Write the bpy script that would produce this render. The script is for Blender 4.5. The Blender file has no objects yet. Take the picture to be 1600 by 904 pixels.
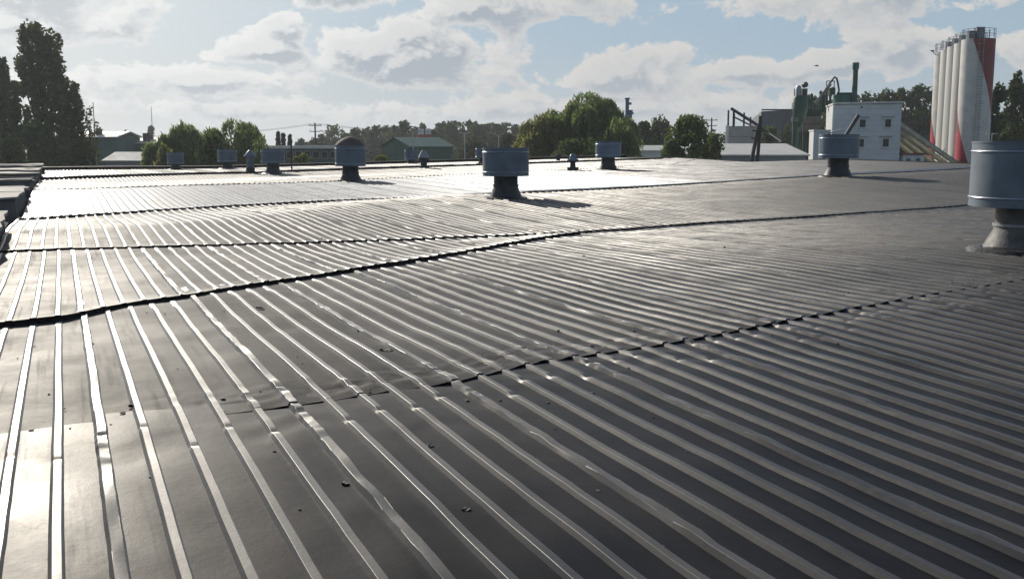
import bpy, math, random
import numpy as np
from mathutils import Vector, Matrix

random.seed(7)
rng = np.random.default_rng(11)
SC = bpy.context.scene
COL = SC.collection

# ------------------------------------------------------------------ camera
PITCH = math.atan(226 / 1600.0)          # camera looks this much below the horizon
CAMZ = 1.6                               # eye height above the roof datum (z = 0)
cam_d = bpy.data.cameras.new('camera'); cam_d.sensor_width = 36; cam_d.lens = 36.0
cam_d.clip_start = 0.1; cam_d.clip_end = 6000
cam = bpy.data.objects.new('camera', cam_d); COL.objects.link(cam)
cam.location = (0, 0, CAMZ); cam.rotation_euler = (math.radians(90) - PITCH, 0, 0)
SC.camera = cam

# ------------------------------------------------------------------ light
SUN_AZ, SUN_EL = math.radians(-29.0), math.radians(24.0)
sunvec = Vector((math.sin(SUN_AZ) * math.cos(SUN_EL), math.cos(SUN_AZ) * math.cos(SUN_EL), math.sin(SUN_EL)))
sd = bpy.data.lights.new('sun', 'SUN'); sd.energy = 4.2; sd.angle = math.radians(0.53); sd.color = (1.0, 0.93, 0.82)
so = bpy.data.objects.new('sun', sd); COL.objects.link(so)
so.rotation_euler = (-sunvec).to_track_quat('-Z', 'Y').to_euler(); so.location = sunvec * 300
SC.view_settings.view_transform = 'Standard'; SC.view_settings.look = 'None'
SC.view_settings.exposure = -0.08; SC.view_settings.gamma = 1.0
SC.render.engine = 'CYCLES'
SC.cycles.max_bounces = 6; SC.cycles.transparent_max_bounces = 4
SC.cycles.volume_bounces = 0


class NB:
    """small helper to write node maths"""
    def __init__(self, nt):
        self.nt = nt; self.n = nt.nodes; self.l = nt.links

    def put(self, sock, v):
        if isinstance(v, bpy.types.NodeSocket): self.l.new(v, sock)
        else: sock.default_value = v

    def m(self, op, a, b=0.0, c=None, clamp=False):
        n = self.n.new('ShaderNodeMath'); n.operation = op; n.use_clamp = clamp
        self.put(n.inputs[0], a); self.put(n.inputs[1], b)
        if c is not None: self.put(n.inputs[2], c)
        return n.outputs[0]

    def ss(self, x, lo, hi, a=0.0, b=1.0):
        n = self.n.new('ShaderNodeMapRange'); n.interpolation_type = 'SMOOTHSTEP'
        self.put(n.inputs[0], x); self.put(n.inputs[1], lo); self.put(n.inputs[2], hi)
        self.put(n.inputs[3], a); self.put(n.inputs[4], b)
        return n.outputs[0]

    def mix(self, f, a, b, mode='MIX'):
        n = self.n.new('ShaderNodeMix'); n.data_type = 'RGBA'; n.blend_type = mode
        self.put(n.inputs[0], f); self.put(n.inputs[6], a); self.put(n.inputs[7], b)
        return n.outputs[2]

    def noise(self, vec, scale, detail=2.0, rough=0.5, dist=0.0):
        n = self.n.new('ShaderNodeTexNoise')
        if vec is not None: self.l.new(vec, n.inputs['Vector'])
        n.inputs['Scale'].default_value = scale; n.inputs['Detail'].default_value = detail
        n.inputs['Roughness'].default_value = rough; n.inputs['Distortion'].default_value = dist
        return n.outputs[0]

    def xyz(self, x, y, z):
        n = self.n.new('ShaderNodeCombineXYZ')
        self.put(n.inputs[0], x); self.put(n.inputs[1], y); self.put(n.inputs[2], z)
        return n.outputs[0]


# ------------------------------------------------------------------ sky with clouds
CLOUDS = [  # azimuth, elevation, radius az, radius el, weight  (degrees)
    (-24.5, 7.6, 5.6, 2.3, 1.0), (-20.5, 6.4, 2.6, 1.3, .9),
    (-13.2, 5.0, 3.6, 1.0, 1.0), (-12.0, 6.0, 1.5, 1.1, .95), (-15.2, 4.9, 1.6, .8, .9),
    (-5.4, 5.0, 6.4, 2.3, 1.2), (-9.0, 7.8, 3.2, 1.0, .8), (-2.2, 7.2, 4.2, 1.7, .95), (-25.0, 5.9, 3.5, 1.2, .8),
    (2.5, 7.4, 5.0, 1.0, .62), (6.0, 3.6, 4.6, 1.15, .85), (8.5, 4.6, 2.4, .8, .8),
    (13.5, 3.9, 6.5, .8, .75), (18.5, 7.6, 6.5, 1.4, .72), (20.0, 5.0, 3.0, 1.3, .9),
    (17.0, 4.1, 3.0, .9, .9), (26.3, 4.6, 2.4, .8, .7), (-17.0, 3.4, 8.0, .9, .75),
    (6.0, 1.9, 16.0, .9, .62), (-14.0, 1.9, 12.0, .8, .6),
]


def make_world():
    w = bpy.data.worlds.new('World'); SC.world = w; w.use_nodes = True
    nt = w.node_tree; nt.nodes.clear(); b = NB(nt)
    out = nt.nodes.new('ShaderNodeOutputWorld'); bg = nt.nodes.new('ShaderNodeBackground')
    bg.inputs['Strength'].default_value = 0.1
    nt.links.new(bg.outputs[0], out.inputs[0])
    sky = nt.nodes.new('ShaderNodeTexSky'); sky.sky_type = 'NISHITA'; sky.sun_disc = False
    sky.sun_elevation = SUN_EL; sky.sun_rotation = SUN_AZ; sky.altitude = 100
    sky.air_density = 1.0; sky.dust_density = 1.2; sky.ozone_density = 2.0
    tc = nt.nodes.new('ShaderNodeTexCoord'); d = tc.outputs['Generated']
    sp = nt.nodes.new('ShaderNodeSeparateXYZ'); nt.links.new(d, sp.inputs[0])
    X, Y, Z = sp.outputs
    DEG = 180 / math.pi
    az = b.m('MULTIPLY', b.m('ARCTAN2', X, Y), DEG)
    el = b.m('MULTIPLY', b.m('ARCSINE', b.m('MAXIMUM', b.m('MINIMUM', Z, 1), -1)), DEG)

    def dens(a, e, detail):
        ar = b.m('MULTIPLY', a, 1 / DEG)
        vec = b.xyz(b.m('MULTIPLY', b.m('SINE', ar), 57.3), b.m('MULTIPLY', b.m('COSINE', ar), 57.3), b.m('MULTIPLY', e, 1.55))
        f = b.noise(vec, .34, detail, .62, .25)
        big = b.noise(vec, .055, 2.0, .5)
        gen = b.m('MULTIPLY_ADD', big, 2.6, -1.58)            # clouds everywhere else in the sky
        wout = b.ss(e, 8.0, 13.0)
        waz = b.ss(b.m('ABSOLUTE', a), 28.0, 36.0)
        wo = b.m('MAXIMUM', wout, waz)
        D = b.m('MULTIPLY_ADD', b.m('SUBTRACT', wo, 1), 2.0, gen)
        for (ca, ce, ra, re, wt) in CLOUDS:
            u_ = b.m('MULTIPLY', b.m('SUBTRACT', a, ca), 1 / ra)
            v_ = b.m('MULTIPLY', b.m('SUBTRACT', e, ce), 1 / re)
            q = b.m('MULTIPLY_ADD', u_, u_, b.m('MULTIPLY', v_, v_))
            D = b.m('MAXIMUM', D, b.m('MULTIPLY', b.m('SUBTRACT', 1.0, b.m('SQRT', q)), wt))
        D = b.m('ADD', D, b.m('MULTIPLY_ADD', f, 2.7, -1.32))
        return D, f
    D, f = dens(az, el, 7.0)
    D2, f2 = dens(b.m('ADD', az, -.40), b.m('ADD', el, .48), 6.0)
    cover = b.ss(D, -0.02, 0.22)
    cover = b.m('MULTIPLY', cover, b.ss(el, 75, 35))
    thick = b.ss(D, .10, .80)
    lit = b.ss(b.m('SUBTRACT', D, D2), -.24, .34)
    dotn = nt.nodes.new('ShaderNodeVectorMath'); dotn.operation = 'DOT_PRODUCT'
    nt.links.new(d, dotn.inputs[0]); dotn.inputs[1].default_value = sunvec
    near = b.ss(dotn.outputs['Value'], .78, .99)            # near the sun the thin cloud shines through
    white = b.mix(near, (7.1, 7.0, 6.8, 1), (9.8, 9.9, 9.8, 1))
    grey = b.mix(near, (4.2, 4.7, 5.25, 1), (3.8, 4.35, 5.1, 1))
    fac = b.m('MULTIPLY', thick, b.m('SUBTRACT', 1.0, b.m('MULTIPLY', lit, .75)))
    fac = b.m('ADD', fac, b.m('MULTIPLY', b.m('SUBTRACT', 1.0, lit), .30), clamp=True)
    ccol = b.mix(fac, white, grey)
    base = sky.outputs[0]
    # milky layer low over the horizon
    hz = b.ss(el, 5.6, .2)
    milk = b.mix(near, (5.0, 5.6, 6.1, 1), (6.3, 6.65, 6.7, 1))
    away = b.ss(dotn.outputs['Value'], .05, .72)           # the side of the sky away from the sun is deeper
    blue = b.mix(b.m('MULTIPLY', away, .86), base, (3.55, 4.8, 6.05, 1))
    milk = b.mix(away, (3.0, 3.6, 4.3, 1), milk)
    blue = b.mix(b.ss(el, 8.0, 40.0), blue, base)
    c = b.mix(b.m('MULTIPLY', hz, .70), blue, milk)
    c = b.mix(cover, c, ccol)
    c = b.mix(b.m('MULTIPLY', b.ss(el, 2.6, .0), .60), c, milk)
    glow = b.ss(dotn.outputs['Value'], .85, 1.0)              # bright aureole round the sun
    c = b.mix(b.m('MULTIPLY', glow, .55), c, (9.6, 9.7, 9.4, 1))
    nt.links.new(c, bg.inputs[0])


make_world()


# ------------------------------------------------------------------ materials
def principled(name):
    m = bpy.data.materials.new(name); m.use_nodes = True
    nt = m.node_tree; p = nt.nodes['Principled BSDF']
    return m, nt, p, NB(nt)


def setp(p, **k):
    for a, v in k.items():
        n = a.replace('_', ' ')
        if n in p.inputs: p.inputs[n].default_value = v


def mat(name, col, rough=.6, metal=0.0, var=.25, scale=3.0, bump=0.0, bscale=20.0, spec=.5, col2=None, stretch=None):
    m, nt, p, b = principled(name)
    tc = nt.nodes.new('ShaderNodeTexCoord'); v = tc.outputs['Object']
    if stretch:
        mp = nt.nodes.new('ShaderNodeMapping'); mp.inputs['Scale'].default_value = stretch
        nt.links.new(v, mp.inputs[0]); v = mp.outputs[0]
    c1 = tuple(col) + (1,)
    c2 = tuple(col2) + (1,) if col2 else tuple(max(0, x * (1 - var)) for x in col) + (1,)
    n = b.noise(v, scale, 5, .6)
    nt.links.new(b.mix(b.ss(n, .35, .68), c1, c2), p.inputs['Base Color'])
    p.inputs['Metallic'].default_value = metal
    nt.links.new(b.m('MULTIPLY_ADD', b.noise(v, scale * 2.3, 3), .25, rough - .12), p.inputs['Roughness'])
    p.inputs['Specular IOR Level'].default_value = spec
    if bump:
        bn = nt.nodes.new('ShaderNodeBump'); bn.inputs['Strength'].default_value = 1.0
        bn.inputs['Distance'].default_value = bump
        nt.links.new(b.noise(v, bscale, 4, .6), bn.inputs['Height']); nt.links.new(bn.outputs[0], p.inputs['Normal'])
    return m


def roof_paint(name, dark, dust, rough, metal, dustamt, grain=.0005, gloss=.5, ior=1.4):
    """old roof paint: a dusty diffuse body under a scuffed glossy film"""
    m, nt, p, b = principled(name)
    tc = nt.nodes.new('ShaderNodeTexCoord'); v = tc.outputs['Object']
    rt = nt.nodes.new('ShaderNodeMapping'); rt.inputs['Rotation'].default_value = (0, 0, RIB_AZ); nt.links.new(v, rt.inputs[0])
    mp = nt.nodes.new('ShaderNodeMapping'); mp.inputs['Scale'].default_value = (1.6, .5, 1.0); nt.links.new(rt.outputs[0], mp.inputs[0])
    st = nt.nodes.new('ShaderNodeMapping'); st.inputs['Scale'].default_value = (14, .55, 1.0); nt.links.new(rt.outputs[0], st.inputs[0])
    big = b.noise(mp.outputs[0], .55, 5, .6, .4)
    fine = b.noise(v, 26, 4, .65)
    f = b.m('MULTIPLY', b.ss(big, .42, .72), dustamt)
    streak = b.ss(b.noise(st.outputs[0], 1.0, 4, .6), .50, .74)
    f = b.m('MULTIPLY_ADD', streak, dustamt * .45, f)
    spots = b.ss(b.noise(v, 7.5, 3, .7), .64, .70)
    f = b.m('MULTIPLY_ADD', spots, .30, f)
    f = b.m('MULTIPLY_ADD', b.ss(fine, .52, .75), dustamt * .45, f, clamp=True)
    oi = nt.nodes.new('ShaderNodeObjectInfo')
    f = b.m('MULTIPLY_ADD', b.m('SUBTRACT', oi.outputs['Random'], .5), .15, f, clamp=True)
    col = b.mix(f, tuple(dark) + (1,), tuple(dust) + (1,))
    r = b.m('MULTIPLY_ADD', b.noise(v, 1.3, 5, .65), .32, rough - .16)
    r = b.m('MULTIPLY_ADD', streak, .05, r)
    r = b.m('MULTIPLY_ADD', f, .10, r)
    h = b.m('MULTIPLY_ADD', b.noise(v, 9, 4, .6), 2.2, fine)
    h = b.m('MULTIPLY_ADD', b.noise(v, 110, 2, .6), .45, h)
    bn = nt.nodes.new('ShaderNodeBump'); bn.inputs['Distance'].default_value = grain
    nt.links.new(h, bn.inputs['Height'])
    if metal:
        nt.links.new(col, p.inputs['Base Color']); nt.links.new(r, p.inputs['Roughness']); nt.links.new(bn.outputs[0], p.inputs['Normal'])
        p.inputs['Metallic'].default_value = metal; p.inputs['Specular IOR Level'].default_value = gloss
        return m
    out = [n for n in nt.nodes if n.type == 'OUTPUT_MATERIAL'][0]; nt.nodes.remove(p)
    di = nt.nodes.new('ShaderNodeBsdfDiffuse'); gl = nt.nodes.new('ShaderNodeBsdfGlossy'); fr = nt.nodes.new('ShaderNodeFresnel'); mx = nt.nodes.new('ShaderNodeMixShader')
    nt.links.new(col, di.inputs[0]); nt.links.new(bn.outputs[0], di.inputs['Normal'])
    gl.inputs[0].default_value = (gloss, gloss * .985, gloss * .96, 1); nt.links.new(r, gl.inputs['Roughness']); nt.links.new(bn.outputs[0], gl.inputs['Normal'])
    fr.inputs[0].default_value = ior; nt.links.new(bn.outputs[0], fr.inputs[1])
    nt.links.new(fr.outputs[0], mx.inputs[0]); nt.links.new(di.outputs[0], mx.inputs[1]); nt.links.new(gl.outputs[0], mx.inputs[2]); nt.links.new(mx.outputs[0], out.inputs[0])
    return m


RIB_AZ = math.radians(-23.6)
M = {}
M['bitumen'] = roof_paint('glossy bitumen paint', (.006, .0065, .010), (.022, .021, .022), .46, 0.0, .5, gloss=.42, ior=1.30, grain=.00045)
M['bitumen1'] = roof_paint('scuffed bitumen paint', (.013, .012, .0125), (.048, .041, .036), .57, 0.0, .6, gloss=.31, ior=1.35)
M['bitumen2'] = roof_paint('weathered bitumen paint', (.017, .0155, .0155), (.055, .047, .040), .58, 0.0, .65, gloss=.27, ior=1.35)
M['ribwornglint'] = roof_paint('worn rib paint lightened for glint', (.030, .030, .032), (.080, .072, .064), .44, 0.0, .7, gloss=.72, ior=1.5)  # worn ribs, with their sun glint put into a paler, glossier colour
M['silver'] = roof_paint('aluminium roof paint', (.095, .106, .125), (.072, .077, .088), .44, .55, .5, gloss=.25)
M['silverworn'] = roof_paint('worn aluminium paint', (.045, .048, .058), (.036, .034, .035), .48, .4, .6, gloss=.3)
M['mastic'] = roof_paint('mastic sealant', (.030, .030, .032), (.11, .10, .09), .42, 0.0, .5, grain=.006)
M['gap'] = mat('shade dark gap', (.012, .012, .013), .9)  # shade of the joint gaps put into the colour; not assigned
M['tar'] = mat('tar lump', (.012, .012, .012), .6, bump=.004, bscale=60)
M['concrete'] = mat('parapet concrete', (.17, .16, .15), .9, spec=.2, var=.35, scale=2.5, bump=.01)
M['coping'] = mat('coping sheet', (.44, .40, .35), .8, spec=.25, var=.4, scale=2.0, bump=.006, bscale=6)
M['dirt'] = mat('dirt', (.05, .042, .033), .95, bump=.03, bscale=14)
M['ventblue'] = mat('blue grey vent paint', (.165, .205, .245), .45, metal=.2, var=.3, scale=1.7, bump=.002, bscale=5)
M['ventpale'] = mat('pale galvanised vent', (.20, .25, .31), .42, metal=.4, var=.3, scale=2.0)
M['ventrim'] = mat('bright rolled rim', (.42, .46, .50), .30, metal=.7, var=.2)
M['ventneck'] = mat('tarred vent neck', (.045, .046, .050), .5, var=.4, scale=4, bump=.004, bscale=15)
M['ventskirt'] = mat('dusty vent skirt', (.15, .14, .13), .6, var=.5, scale=4, bump=.004)
M['rust'] = mat('rusty sheet', (.15, .095, .075), .8, col2=(.085, .072, .068), scale=5, bump=.003)
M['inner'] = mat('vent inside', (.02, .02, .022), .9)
M['whitewall'] = mat('white painted blockwork', (.70, .71, .71), .8, var=.12, scale=.8)
M['whitetrim'] = mat('white trim', (.74, .73, .70), .6, var=.15)
M['glass'] = mat('dark window glass', (.02, .024, .028), .25, var=.2, spec=.35)
M['greendark'] = mat('dark green steel', (.009, .070, .042), .5, var=.4, scale=1.2)
M['greenblue'] = mat('green tank paint', (.014, .105, .068), .45, var=.35, scale=1.0)
M['greenshed'] = mat('green shed cladding', (.016, .095, .062), .6, var=.25, scale=.6, stretch=(4, 4, .3))
M['greenroof'] = mat('green roof sheet', (.032, .14, .10), .5, var=.25, scale=.4)
M['teal'] = mat('dull teal cladding', (.045, .125, .105), .7, var=.3, scale=.5)
M['paleroof'] = mat('pale sheet roof', (.74, .71, .63), .6, var=.15, scale=.5)
M['greyroof'] = mat('grey fibre roof', (.40, .41, .39), .75, var=.2, scale=.5)
M['greywall'] = mat('grey rendered wall', (.40, .40, .405), .85, var=.2, scale=.6)
M['greyclad'] = mat('grey corrugated cladding', (.15, .165, .185), .55, metal=.2, var=.25, scale=.6, stretch=(5, 5, .2))
M['conc'] = mat('brown grey concrete', (.20, .175, .16), .85, var=.3, scale=.8)
M['steel'] = mat('dark steel', (.040, .042, .045), .55, var=.3)
M['galv'] = mat('galvanised steel', (.34, .36, .38), .45, metal=.5, var=.25)
M['beige'] = mat('beige conveyor tube', (.64, .61, .48), .55, var=.25, scale=1.5)
M['lamp'] = mat('pale lamp post', (.55, .55, .54), .6, var=.15)
M['wood'] = mat('weathered timber pole', (.07, .058, .048), .85, var=.4)
M['red'] = mat('red paint', (.46, .045, .040), .55, var=.25)
M['rustred'] = mat('faded red sheet', (.26, .085, .07), .7, var=.3)
M['bluetower'] = mat('blue tower paint', (.05, .12, .22), .5, var=.3)
M['bird'] = mat('brown feathers', (.11, .06, .04), .8)
M['ground'] = mat('yard ground', (.12, .115, .085), .95, col2=(.06, .085, .035), scale=.03, bump=.05, bscale=.6)
M['siloW'] = mat('white silo paint', (.64, .62, .57), .5, var=.16, scale=.7, stretch=(2, 2, .15))


def silo_mat():
    m, nt, p, b = principled('white silo with red ribbon')
    tc = nt.nodes.new('ShaderNodeTexCoord'); sp = nt.nodes.new('ShaderNodeSeparateXYZ')
    nt.links.new(tc.outputs['Object'], sp.inputs[0]); X, Y, Z = sp.outputs
    # angle round the drum in degrees, zero on the side facing the roof
    th = b.m('MULTIPLY', b.m('ARCTAN2', X, b.m('MULTIPLY', Y, -1)), 180 / math.pi)
    t = b.m('SUBTRACT', 1.0, b.m('MULTIPLY', Z, 1 / SILO_H))
    ph = b.m('SUBTRACT', th, b.m('MULTIPLY', t, SILO_TWIST))
    k = b.m('WRAP', b.m('ADD', ph, SILO_PHASE), 254.0, 0.0)
    red = b.m('LESS_THAN', k, 108.0)
    n = b.noise(tc.outputs['Object'], 1.2, 5, .6)
    wc = b.mix(b.ss(n, .4, .7), (.64, .62, .57, 1), (.53, .515, .475, 1))
    deep = b.m('MULTIPLY', b.ss(t, .555, .565), b.ss(t, .715, .705))
    rc = b.mix(b.ss(n, .4, .7), (.26, .030, .030, 1), (.19, .022, .024, 1))
    rc = b.mix(deep, rc, (.42, .012, .040, 1))
    nt.links.new(b.mix(red, wc, rc), p.inputs['Base Color']); p.inputs['Roughness'].default_value = .5
    return m


def leaf_mat(name, c1, c2, trans=.35):
    m = bpy.data.materials.new(name); m.use_nodes = True; nt = m.node_tree; nt.nodes.clear(); b = NB(nt)
    out = nt.nodes.new('ShaderNodeOutputMaterial')
    geo = nt.nodes.new('ShaderNodeNewGeometry')
    tc = nt.nodes.new('ShaderNodeTexCoord')
    n = b.noise(tc.outputs['Object'], .35, 3)
    f = b.m('MULTIPLY_ADD', geo.outputs['Random Per Island'], .55, b.m('MULTIPLY_ADD', n, .9, -.22), clamp=True)
    c = b.mix(f, tuple(c1) + (1,), tuple(c2) + (1,))
    di = nt.nodes.new('ShaderNodeBsdfDiffuse'); tr = nt.nodes.new('ShaderNodeBsdfTranslucent')
    gl = nt.nodes.new('ShaderNodeBsdfGlossy'); gl.inputs['Roughness'].default_value = .45
    nt.links.new(c, di.inputs[0]); nt.links.new(b.mix(.5, c, (c2[0] * 1.3, c2[1] * 1.25, c2[2] * .7, 1)), tr.inputs[0])
    gl.inputs[0].default_value = (.5, .5, .5, 1)
    m1 = nt.nodes.new('ShaderNodeMixShader'); m1.inputs[0].default_value = trans
    nt.links.new(di.outputs[0], m1.inputs[1]); nt.links.new(tr.outputs[0], m1.inputs[2])
    m2 = nt.nodes.new('ShaderNodeMixShader'); m2.inputs[0].default_value = .03
    nt.links.new(m1.outputs[0], m2.inputs[1]); nt.links.new(gl.outputs[0], m2.inputs[2])
    nt.links.new(m2.outputs[0], out.inputs[0])
    return m


M['poplar'] = leaf_mat('poplar leaves', (.055, .080, .036), (.125, .155, .066), .30)
M['willow'] = leaf_mat('willow leaves', (.100, .145, .055), (.205, .265, .110), .54)
M['willowY'] = leaf_mat('yellow willow leaves', (.13, .15, .055), (.26, .27, .12), .52)
M['broad'] = leaf_mat('broadleaf', (.050, .080, .030), (.115, .155, .056), .30)
M['broadL'] = leaf_mat('light broadleaf', (.080, .118, .042), (.17, .215, .082), .40)
M['far'] = leaf_mat('far broadleaf', (.045, .064, .032), (.095, .118, .055), .30)
M['spruce'] = leaf_mat('spruce needles', (.012, .028, .016), (.030, .052, .028), .15)
M['bush'] = leaf_mat('yellow green bush', (.085, .12, .028), (.17, .20, .055), .45)
M['bark'] = mat('bark', (.060, .048, .038), .9, var=.4, scale=6)


# ------------------------------------------------------------------ mesh helpers
class MB:
    def __init__(self):
        self.v = []; self.f = []; self.k = 0

    def add(self, V, F):
        V = np.asarray(V, float).reshape(-1, 3)
        self.v.append(V)
        if isinstance(F, np.ndarray): F = (F + self.k).tolist()
        else: F = [[i + self.k for i in q] for q in F]
        self.f.extend(F); self.k += len(V)

    def box(self, c, s, rz=0.0, tilt=None):
        x, y, z = s[0] / 2, s[1] / 2, s[2] / 2
        V = np.array([(-x, -y, -z), (x, -y, -z), (x, y, -z), (-x, y, -z), (-x, -y, z), (x, -y, z), (x, y, z), (-x, y, z)])
        if tilt is not None: V = V @ np.array(tilt.to_3x3()).T
        if rz:
            a, b = math.cos(rz), math.sin(rz)
            V = np.stack([V[:, 0] * a - V[:, 1] * b, V[:, 0] * b + V[:, 1] * a, V[:, 2]], 1)
        self.add(V + np.array(c), [(0, 3, 2, 1), (4, 5, 6, 7), (0, 1, 5, 4), (1, 2, 6, 5), (2, 3, 7, 6), (3, 0, 4, 7)])
        return self

    def lathe(self, prof, n=24, c=(0, 0, 0), a0=0.0, a1=2 * math.pi, cap=True):
        full = abs(a1 - a0 - 2 * math.pi) < 1e-6
        m = n if full else n + 1
        A = a0 + (a1 - a0) * np.arange(m) / n
        V = []
        for r, z in prof:
            V.append(np.stack([r * np.cos(A), r * np.sin(A), np.full(m, z)], 1))
        V = np.concatenate(V) + np.array(c); F = []
        for i in range(len(prof) - 1):
            for j in range(n):
                q = (j + 1) % m
                F.append((i * m + j, i * m + q, (i + 1) * m + q, (i + 1) * m + j))
        if cap and full:
            if prof[0][0] > 1e-6: F.append(tuple(range(m - 1, -1, -1)))
            if prof[-1][0] > 1e-6: F.append(tuple((len(prof) - 1) * m + j for j in range(m)))
        self.add(V, F); return self

    def tube(self, pts, r, n=8, r1=None):
        pts = [np.array(p, float) for p in pts]; k = len(pts); V = []; F = []
        for i, p in enumerate(pts):
            d = pts[min(i + 1, k - 1)] - pts[max(i - 1, 0)]; d = d / (np.linalg.norm(d) + 1e-9)
            h = np.array((0, 0, 1.)) if abs(d[2]) < .9 else np.array((1., 0, 0))
            a = np.cross(d, h); a /= np.linalg.norm(a); b = np.cross(a, d)
            rr = r if r1 is None else r + (r1 - r) * i / (k - 1)
            for j in range(n):
                t = 2 * math.pi * j / n
                V.append(p + rr * (math.cos(t) * a + math.sin(t) * b))
        for i in range(k - 1):
            for j in range(n):
                q = (j + 1) % n
                F.append((i * n + j, i * n + q, (i + 1) * n + q, (i + 1) * n + j))
        F.append(tuple(range(n))[::-1]); F.append(tuple((k - 1) * n + j for j in range(n)))
        self.add(V, F); return self

    def grid(self, P):
        """P: array (a, b, 3)"""
        a, b = P.shape[:2]
        i = np.arange(a - 1)[:, None] * b + np.arange(b - 1)[None, :]
        F = np.stack([i, i + 1, i + b + 1, i + b], -1).reshape(-1, 4)
        self.add(P.reshape(-1, 3), F); return self

    def mesh(self, name, material, smooth=None):
        me = bpy.data.meshes.new(name)
        V = np.concatenate(self.v) if self.v else np.zeros((0, 3))
        me.from_pydata(V.tolist(), [], self.f)
        if material is not None: me.materials.append(material)
        if smooth is not None:
            me.shade_smooth()
            try: me.set_sharp_from_angle(angle=math.radians(smooth))
            except Exception: pass
        me.validate(); me.update()
        return me

    def obj(self, name, material, parent=None, smooth=None, loc=None):
        o = bpy.data.objects.new(name, self.mesh(name, material, smooth)); COL.objects.link(o)
        if parent is not None: o.parent = parent
        if loc is not None: o.location = loc
        return o


def leaves(mb, P, size, aspect=1.6, flat=0.0):
    """one small quad per point, random orientation"""
    n = len(P)
    a = rng.normal(size=(n, 3)); a[:, 2] *= (1 - flat)
    a /= np.linalg.norm(a, axis=1)[:, None] + 1e-9
    b = rng.normal(size=(n, 3)); b -= (a * b).sum(1)[:, None] * a; b /= np.linalg.norm(b, axis=1)[:, None] + 1e-9
    s = size * rng.uniform(.6, 1.35, n)[:, None]
    a = a * s * .5 * aspect; b = b * s * .5
    V = np.stack([P - a, P + b * .9, P + a, P - b * .9], 1).reshape(-1, 3)
    mb.add(V, np.arange(n * 4).reshape(-1, 4))


def hang(mb, P, size):
    """narrow drooping leaf sprays"""
    n = len(P); a = np.stack([rng.normal(0, .55, n), rng.normal(0, .55, n), -np.ones(n)], 1)
    th = rng.uniform(0, 6.28, n); b = np.stack([np.cos(th), np.sin(th), rng.normal(0, .2, n)], 1)
    s = size * rng.uniform(.6, 1.4, n)[:, None]; a = a * s * 1.3; b = b * s * .26
    V = np.stack([P - a * .5, P - b + a * .1, P + a * .5, P + b + a * .1], 1).reshape(-1, 3)
    mb.add(V, np.arange(n * 4).reshape(-1, 4))


def tag(o, label, cat, group=None, kind=None):
    if label: o['label'] = label
    if cat: o['category'] = cat
    if group: o['group'] = group
    if kind: o['kind'] = kind
    return o


def thing(name, label, cat, loc=(0, 0, 0), rz=0.0, group=None):
    o = bpy.data.objects.new(name, None); COL.objects.link(o); o.empty_display_size = .3
    o.location = loc; o.rotation_euler = (0, 0, rz)
    return tag(o, label, cat, group)


def vnoise(x, y, seed=0):
    x = np.asarray(x, float); y = np.asarray(y, float)
    xi = np.floor(x).astype(np.int64); yi = np.floor(y).astype(np.int64)
    xf = x - xi; yf = y - yi
    xf = xf * xf * (3 - 2 * xf); yf = yf * yf * (3 - 2 * yf)

    def h(a, b):
        k = (a * 374761393 + b * 668265263 + seed * 974711) & 0xffffffff
        k = ((k ^ (k >> 13)) * 1274126177) & 0xffffffff
        return ((k ^ (k >> 16)) & 0xffff) / 65535.0
    return (h(xi, yi) * (1 - xf) + h(xi + 1, yi) * xf) * (1 - yf) + (h(xi, yi + 1) * (1 - xf) + h(xi + 1, yi + 1) * xf) * yf - .5


# ------------------------------------------------------------------ the roof's shape
# u runs along the ribs (away from the camera), v across them
RT = (math.sin(RIB_AZ), math.cos(RIB_AZ)); RN = (math.cos(RIB_AZ), -math.sin(RIB_AZ))
KL = [(-6, 0), (3, 0), (6.2, .02), (10, -.03), (16, -.07), (20.7, .05), (26, -.1), (37, .08), (49, -.08), (57, .06), (66, -.05), (76, .04), (140, 0)]
KR = [(-6, -.38), (3, -.13), (7.5, .06), (11, .05), (17.5, -.08), (28.3, .1), (31, .0), (46.6, .12), (55, -.14), (65, .04), (73, -.03), (80, 0), (140, 0)]


def zroof(u, v):
    u = np.asarray(u, float); v = np.asarray(v, float); u, v = np.broadcast_arrays(u, v)
    w = np.clip(v / 12, 0, 1); w = w * w * (3 - 2 * w); z = np.zeros(u.shape)
    for (a0, b0), (a1, b1), (c0, d0), (c1, d1) in zip(KL[:-1], KL[1:], KR[:-1], KR[1:]):
        p0 = a0 + (c0 - a0) * w; p1 = a1 + (c1 - a1) * w; q0 = b0 + (d0 - b0) * w; q1 = b1 + (d1 - b1) * w
        k = np.clip((u - p0) / (p1 - p0), 0, 1); k = .65 * k + .35 * k * k * (3 - 2 * k)
        z = np.where((u >= p0) & (u < p1), q0 + (q1 - q0) * k, z)
    z = z + .02 * np.maximum(0, v - 10)
    return z + .1 * np.exp(-((u - 10) ** 2 + (v - 13) ** 2) / 18) + .1 * np.exp(-((u - 29) ** 2 + (v - 27) ** 2) / 40)


def uvw(u, v, z):
    u, v, z = np.broadcast_arrays(np.asarray(u, float), np.asarray(v, float), np.asarray(z, float))
    return np.stack([RT[0] * u + RN[0] * v, RT[1] * u + RN[1] * v, z], -1)


def on_roof(u, v):
    p = uvw(u, v, zroof(u, v)); return (float(p[0]), float(p[1]), float(p[2]))


def line(pts):
    V = [p[1] for p in pts]; U = [p[0] for p in pts]
    return lambda v: np.interp(v, V, U)


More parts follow.
